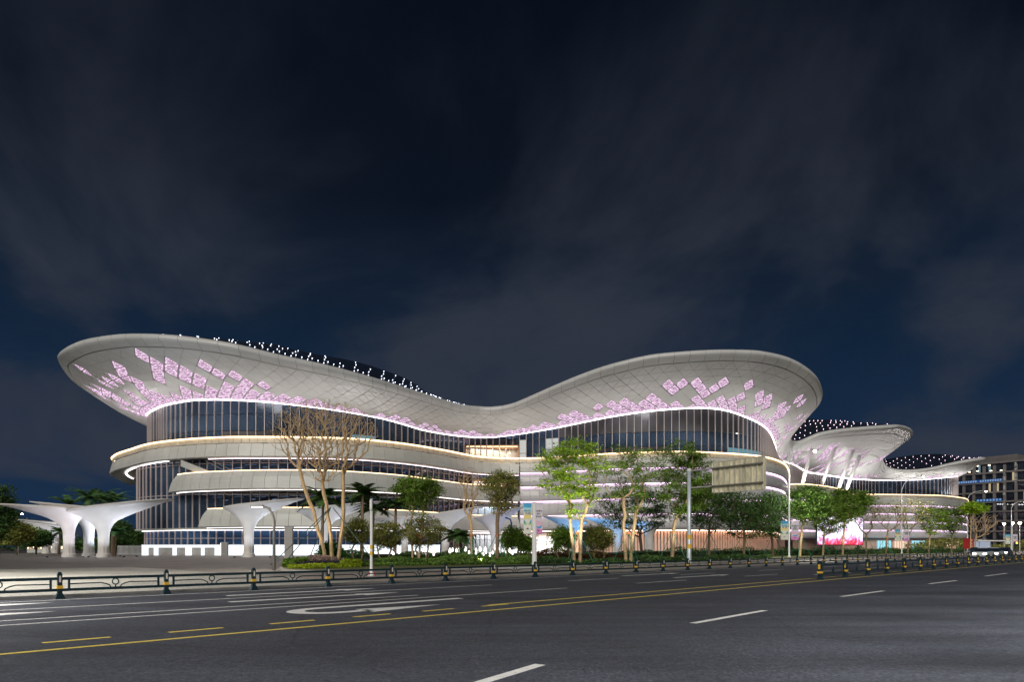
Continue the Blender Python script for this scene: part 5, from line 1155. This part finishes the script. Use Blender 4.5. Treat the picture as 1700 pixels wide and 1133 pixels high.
tree(1043, 935, 728, 985, 1112, 850, 'tall open tree with slender upright limbs and sparse green top', 36, L_mid, M_barkp, 105, 22, .16, .55, fork=.34, r=.21, Z=66, stems=2, flat_=.35, vase=.5, asp=.3, r_tip=.014)
tree(1116, 933, 732, 1082, 1186, 862, 'dark leafy tree beside the mast of the big road sign', 37, L_mid, M_barkp, 130, 44, .19, .65, fork=.33, r=.20, Z=75, flat_=.4, asp=.3)
tree(1066, 928, 805, 985, 1120, 885, 'low wide dark tree behind the sparse tall one', 47, L_dark, M_barkd, 110, 28, .20, .8, fork=.30, r=.2, Z=90, flat_=.3, asp=.35)
tree(1177, 929.5, 800, 1132, 1225, 885, 'dense dark green tree under the big road sign', 38, L_dark, M_barkb, 130, 26, .20, .8, fork=.38, r=.18, Z=88, asp=.35)
tree(1235, 928.6, 812, 1188, 1290, 893, 'dark wide tree right of the big road sign with thin trunk', 39, L_dark, M_barkb, 140, 26, .21, .9, fork=.35, r=.17, Z=92, asp=.35)
tree(1283, 926.7, 818, 1240, 1312, 895, 'dark tree directly left of the tall lamp with banners', 40, L_dark, M_barkb, 120, 26, .22, .9, fork=.4, r=.17, Z=102, asp=.35)
tree(1328, 926, 806, 1308, 1378, 872, 'light green fluffy tree directly right of the tall lamp', 41, leafmat('soft_green_leaves', (.20, .34, .08)), M_barkp, 110, 60, .24, .85, fork=.42, r=.18, Z=108, flat_=.4, asp=.35)
tree(1366, 924, 822, 1345, 1408, 885, 'olive green tree in front of the left half of the video screen', 42, L_mid, M_barkp, 110, 34, .22, .8, fork=.40, r=.18, Z=118, asp=.35)
tree(1399, 923, 810, 1368, 1450, 868, 'green spreading tree with wide limbs in front of the video screen', 43, L_mid, M_barkp, 150, 36, .24, .9, fork=.38, r=.19, Z=126, flat_=.3, vase=.4, asp=.35)
wide = [(1438, 921.5, 828, 1408, 1470, 880, 'bare dark limbed tree right of the video screen', 3), (1471, 921, 832, 1445, 1512, 885, 'bare tree left of the curved white lamp', 2), (1507, 920.5, 825, 1478, 1552, 884, 'bare brownish tree right of the curved white lamp with yellow tinted top', 5), (1542, 920, 838, 1515, 1580, 888, 'half leafy tree in front of the striped third lobe', 16), (1580, 919.8, 838, 1552, 1606, 890, 'half leafy tree left of the red sign board', 18)]
for i, (px, by, ty, l, r_, cb, lab, nl) in enumerate(wide): tree(px, by, ty, l, r_, cb, lab, 50 + i, L_olive if nl < 8 else L_mid, M_barkb, 130, nl, .22, .8, fork=.36, r=.17, Z=F * CH / (by - HY) * .98, vase=.4, r_tip=.022, asp=.4)
tree(1618, 919.5, 848, 1600, 1662, 893, 'bare pale tree with fan shaped twigs right of the red sign board', 60, None, M_barkp, 170, fork=.45, r=.2, Z=172, vase=.4, r_tip=.03)
tree(1611, 919.5, 834, 1598, 1634, 852, 'tuft of lime green leaves on a thin tree beside the lamp pole', 61, L_bright, M_barkp, 30, 50, .28, 1.0, fork=.7, r=.12, Z=160, flat_=.3)
# low shrub trees with red blossoms
sh = [(594, 862, 565, 618, 905, 'olive shrub tree left of the banded white pole', L_olive, 3), (637, 866, 615, 668, 912, 'spreading shrub tree right of the banded white pole with a few red blossoms', L_olive, 14), (700, 858, 662, 742, 908, 'flowering shrub tree with red blossoms below the bushy olive tree', L_olive, 26)]
for i, (px, ty, l, r_, cb, lab, lf, fl_) in enumerate(sh): tree(px, 938, ty, l, r_, cb, lab, 70 + i, lf, M_barkb, 170, 17, .10, .36, fork=.32, r=.09, Z=60, stems=2, r_tip=.008, flowers=fl_, name='shrub_tree', cat='shrub')
for i, (px, ty, l, r_, cb, lab, lf) in enumerate([(850, 876, 832, 872, 912, 'rounded green bush behind the lantern lights', L_mid), (936, 876, 913, 955, 912, 'green bush left of the lime green tree', L_mid), (995, 872, 966, 1020, 916, 'wide round olive bush right of the lime green tree', L_olive), (873, 893, 863, 885, 915, 'small bush directly left of the banner pole', L_mid)]):
    tree(px, 930, ty, l, r_, cb, lab, 80 + i, lf, M_barkb, 110, 26, .12, .34, fork=.2, r=.08, Z=66, stems=2, r_tip=.008, name='bush', cat='bush', flat_=.9)
for i, (px, Z_, h, lab) in enumerate([(783, 60, 2.6, 'around the thin bare sapling'), (825, 60, 2.6, 'around the brownish twiggy tree'), (958, 62, 2.9, 'around the lime green feathery tree'), (1043, 66, 2.9, 'around the tall sparse tree'), (1116, 75, 3.2, 'around the tree beside the sign mast'), (1177, 88, 3.3, 'around the dark tree under the road sign'), (1235, 92, 3.4, 'around the wide dark tree right of the sign'), (1283, 102, 3.4, 'around the dark tree left of the tall lamp'), (1328, 108, 3.5, 'around the light green fluffy tree'), (1366, 118, 3.6, 'around the tree before the left of the screen'), (1399, 126, 3.6, 'around the spreading tree before the screen'), (1438, 140, 3.8, 'around the bare tree right of the screen'), (1471, 148, 3.8, 'around the bare tree left of the curved lamp'), (1507, 155, 3.8, 'around the bare tree right of the curved lamp'), (1542, 162, 3.8, 'around the half leafy tree before the striped lobe')]):
    stake(X2(px, Z_)[0], Z_, h, 'green tripod props ' + lab, i + 1)

# -- palms
def palm(px, Z, top_y, label, seed, nf=16, fl_=3.6, m=L_palm, grp='palms'):
    k = Z / F; H = CH + (HY - top_y) * k - fl_ * .45; nr = np.random.RandomState(seed); t = thing('palm_tree', label, 'palm', ((px - CX) * k, Z, 0), 0, grp)
    MB().tube([(0, 0, 0), (.1, 0, H * .5), (.15, .1, H)], [.28, .2, .16], 8).build('trunk', M_barkb, t, world=False); b = MB()
    for q in range(nf):
        a = q * 2.4; el_ = nr.uniform(-.1, 1.2); pts = []; L_ = fl_ * nr.uniform(.8, 1.1)
        for s in range(9):
            u = s / 8; rr_ = L_ * u * math.cos(el_ * (1 - u * .5)); zz_ = L_ * (u * math.sin(el_) - .55 * u * u); pts.append(np.array([.15 + rr_ * math.cos(a), .1 + rr_ * math.sin(a), H + zz_]))
        for s in range(1, 9):
            p, d = pts[s], pts[s] - pts[s - 1]; d /= np.linalg.norm(d); sd = np.cross(d, [0, 0, 1]); sd /= np.linalg.norm(sd) + 1e-6; w = .75 * math.sin(math.pi * min(1, .15 + s / 9.5))
            for sg in (-1, 1):
                for o_ in (0, .33, .66):
                    p0 = pts[s - 1] + (p - pts[s - 1]) * o_; tip = p0 + sd * sg * w + d * .35 - np.array([0, 0, .28 * w]); b.add([p0, p0 + d * .26, tip], ((0, 1, 2),))
    b.build('crown', m, t, world=False)
for i, a in enumerate(((112, 128, 818, 'palm showing behind the second canopy blade'), (146, 125, 806, 'tall palm with yellowish fronds above the left canopies'), (166, 130, 808, 'palm with dark feathery crown above the front canopy'), (186, 133, 812, 'palm at the right of the group above the front canopy'), (98, 150, 872, 'small pale palm beside the distant canopies'), (190, 120, 868, 'low bushy palm right of the front canopy stem'))):
    palm(a[0], a[1], a[2], a[3], 90 + i, 20, 5.2 if i < 4 else 3.4, grp='palms around the left canopies')
for i, a in enumerate(((534, 84, 806, 'dark palm just left of the bare tree trunks'), (600, 88, 800, 'dark palm right of the bare tree trunks'), (618, 92, 826, 'second dark palm beside the banded pole'), (655, 90, 820, 'dark palm left of the bushy olive tree'), (757, 96, 872, 'dark palm in the arch of the canopy behind the sapling'))):
    palm(*a[:4], 100 + i, 26, 3.4, L_dark, 'dark palms behind the island')
# -- far trees at left and a distant wood
for i, (px, ty, l, r_, cb, lab) in enumerate([(-2, 800, -30, 22, 900, 'dark tree cut by the left edge'), (28, 866, 4, 50, 905, 'low brownish tree under the small lamp at far left'), (60, 880, 38, 84, 908, 'low green shrub mass left of the distant canopies'), (190, 862, 172, 214, 912, 'dark tree between the front canopy and the complex'), (213, 880, 200, 236, 914, 'faint dark tree next to the corner of the complex')]):
    tree(px, 920, ty, l, r_, cb, lab, 110 + i, L_dark if i != 1 else L_olive, M_barkd, 90, 40, .3, 1.1, fork=.3, r=.2, Z=[125, 140, 150, 150, 165][i], asp=.4, r_tip=.02, name='background_tree')
nr = np.random.RandomState(5); n = 26000; xx = nr.uniform(-420, -95, n); yy = nr.uniform(255, 300, n); hh = 6 + 3 * np.sin(xx * .05) + 2 * np.sin(xx * .19 + 1); pts = np.c_[xx, yy, hh * nr.rand(n) ** .6]
v, f = leaves(pts, 1, .3, 1, .75, .6, nr); o = link('distant_wood', npmesh('distant_wood', v, f, L_dark)); tag(o, 'low dark distant wood behind the plaza at left', 'wood', None, 'stuff')
nr = np.random.RandomState(6); n = 9000; xx = nr.uniform(150, 330, n); yy = 250 + (xx - 150) * .5 + nr.uniform(0, 12, n); hh = 3.6 + 1.5 * np.sin(xx * .12); v, f = leaves(np.c_[xx, yy, hh * nr.rand(n) ** .6], 1, .3, 1, .5, .6, nr)
o = link('distant_shrubs', npmesh('distant_shrubs', v, f, L_olive)); tag(o, 'low distant shrubs along the road below the office block', 'shrubs', None, 'stuff')

# ground lamps added to brighten the island trees; only the bare tree reads uplit
def tree_uplight(px, Z, dx, power, col, label, size=80):
    x = (px - CX) * Z / F + dx; y = Z - 2.8; t = thing('tree_fill_lamp', label, 'lamp', (x, y, .1), 0, 'small floodlights at the feet of the island trees')
    MB().lathe([(.10, 0), (.12, .12), (.10, .2)], k=8).build('housing', M_dark, t, world=False); MB().lathe([(.08, .2), (.08, .215)], k=8).build('lens', emat('flood_lens', (1, .9, .7), .5), t, world=False)
    ld = bpy.data.lights.new('tree_fill_light', 'SPOT'); ld.energy = power; ld.color = col; ld.spot_size = math.radians(size); ld.spot_blend = .8; ld.shadow_soft_size = .1
    lo = link('tree_fill_light', ld, t, (0, 0, .26)); lo.rotation_euler = Vector((dx * .22, -.42, -1)).to_track_quat('Z', 'Y').to_euler()
WM, NT_ = (1, .80, .50), (1, .97, .85)
for a in ((551, 57, -1.5, 1500, WM, 'warm floodlight left of the bare twin-trunk tree'), (551, 57, 2.0, 1500, WM, 'warm floodlight right of the bare twin-trunk tree'), (690, 60, .5, 700, NT_, 'added floodlight below the bushy olive tree'), (800, 60, 0, 900, WM, 'added floodlight between the sapling and the brownish tree'), (958, 62, -1, 1700, NT_, 'added floodlight left of the lime green feathery tree'), (958, 62, 2, 1300, NT_, 'added floodlight right of the lime green feathery tree'), (1043, 66, .5, 1300, NT_, 'added floodlight below the tall sparse tree'), (1116, 75, .5, 1100, NT_, 'added floodlight below the tree beside the sign mast'), (1177, 88, 0, 500, NT_, 'added floodlight below the dark tree under the road sign'), (1328, 108, 0, 500, NT_, 'added floodlight below the light green fluffy tree'), (1399, 126, 0, 1200, NT_, 'added floodlight below the spreading tree before the screen'), (1471, 148, 0, 1200, WM, 'added floodlight below the bare tree left of the curved lamp'), (1542, 162, 0, 1200, WM, 'added floodlight below the half leafy tree before the striped lobe')):
    tree_uplight(*a)
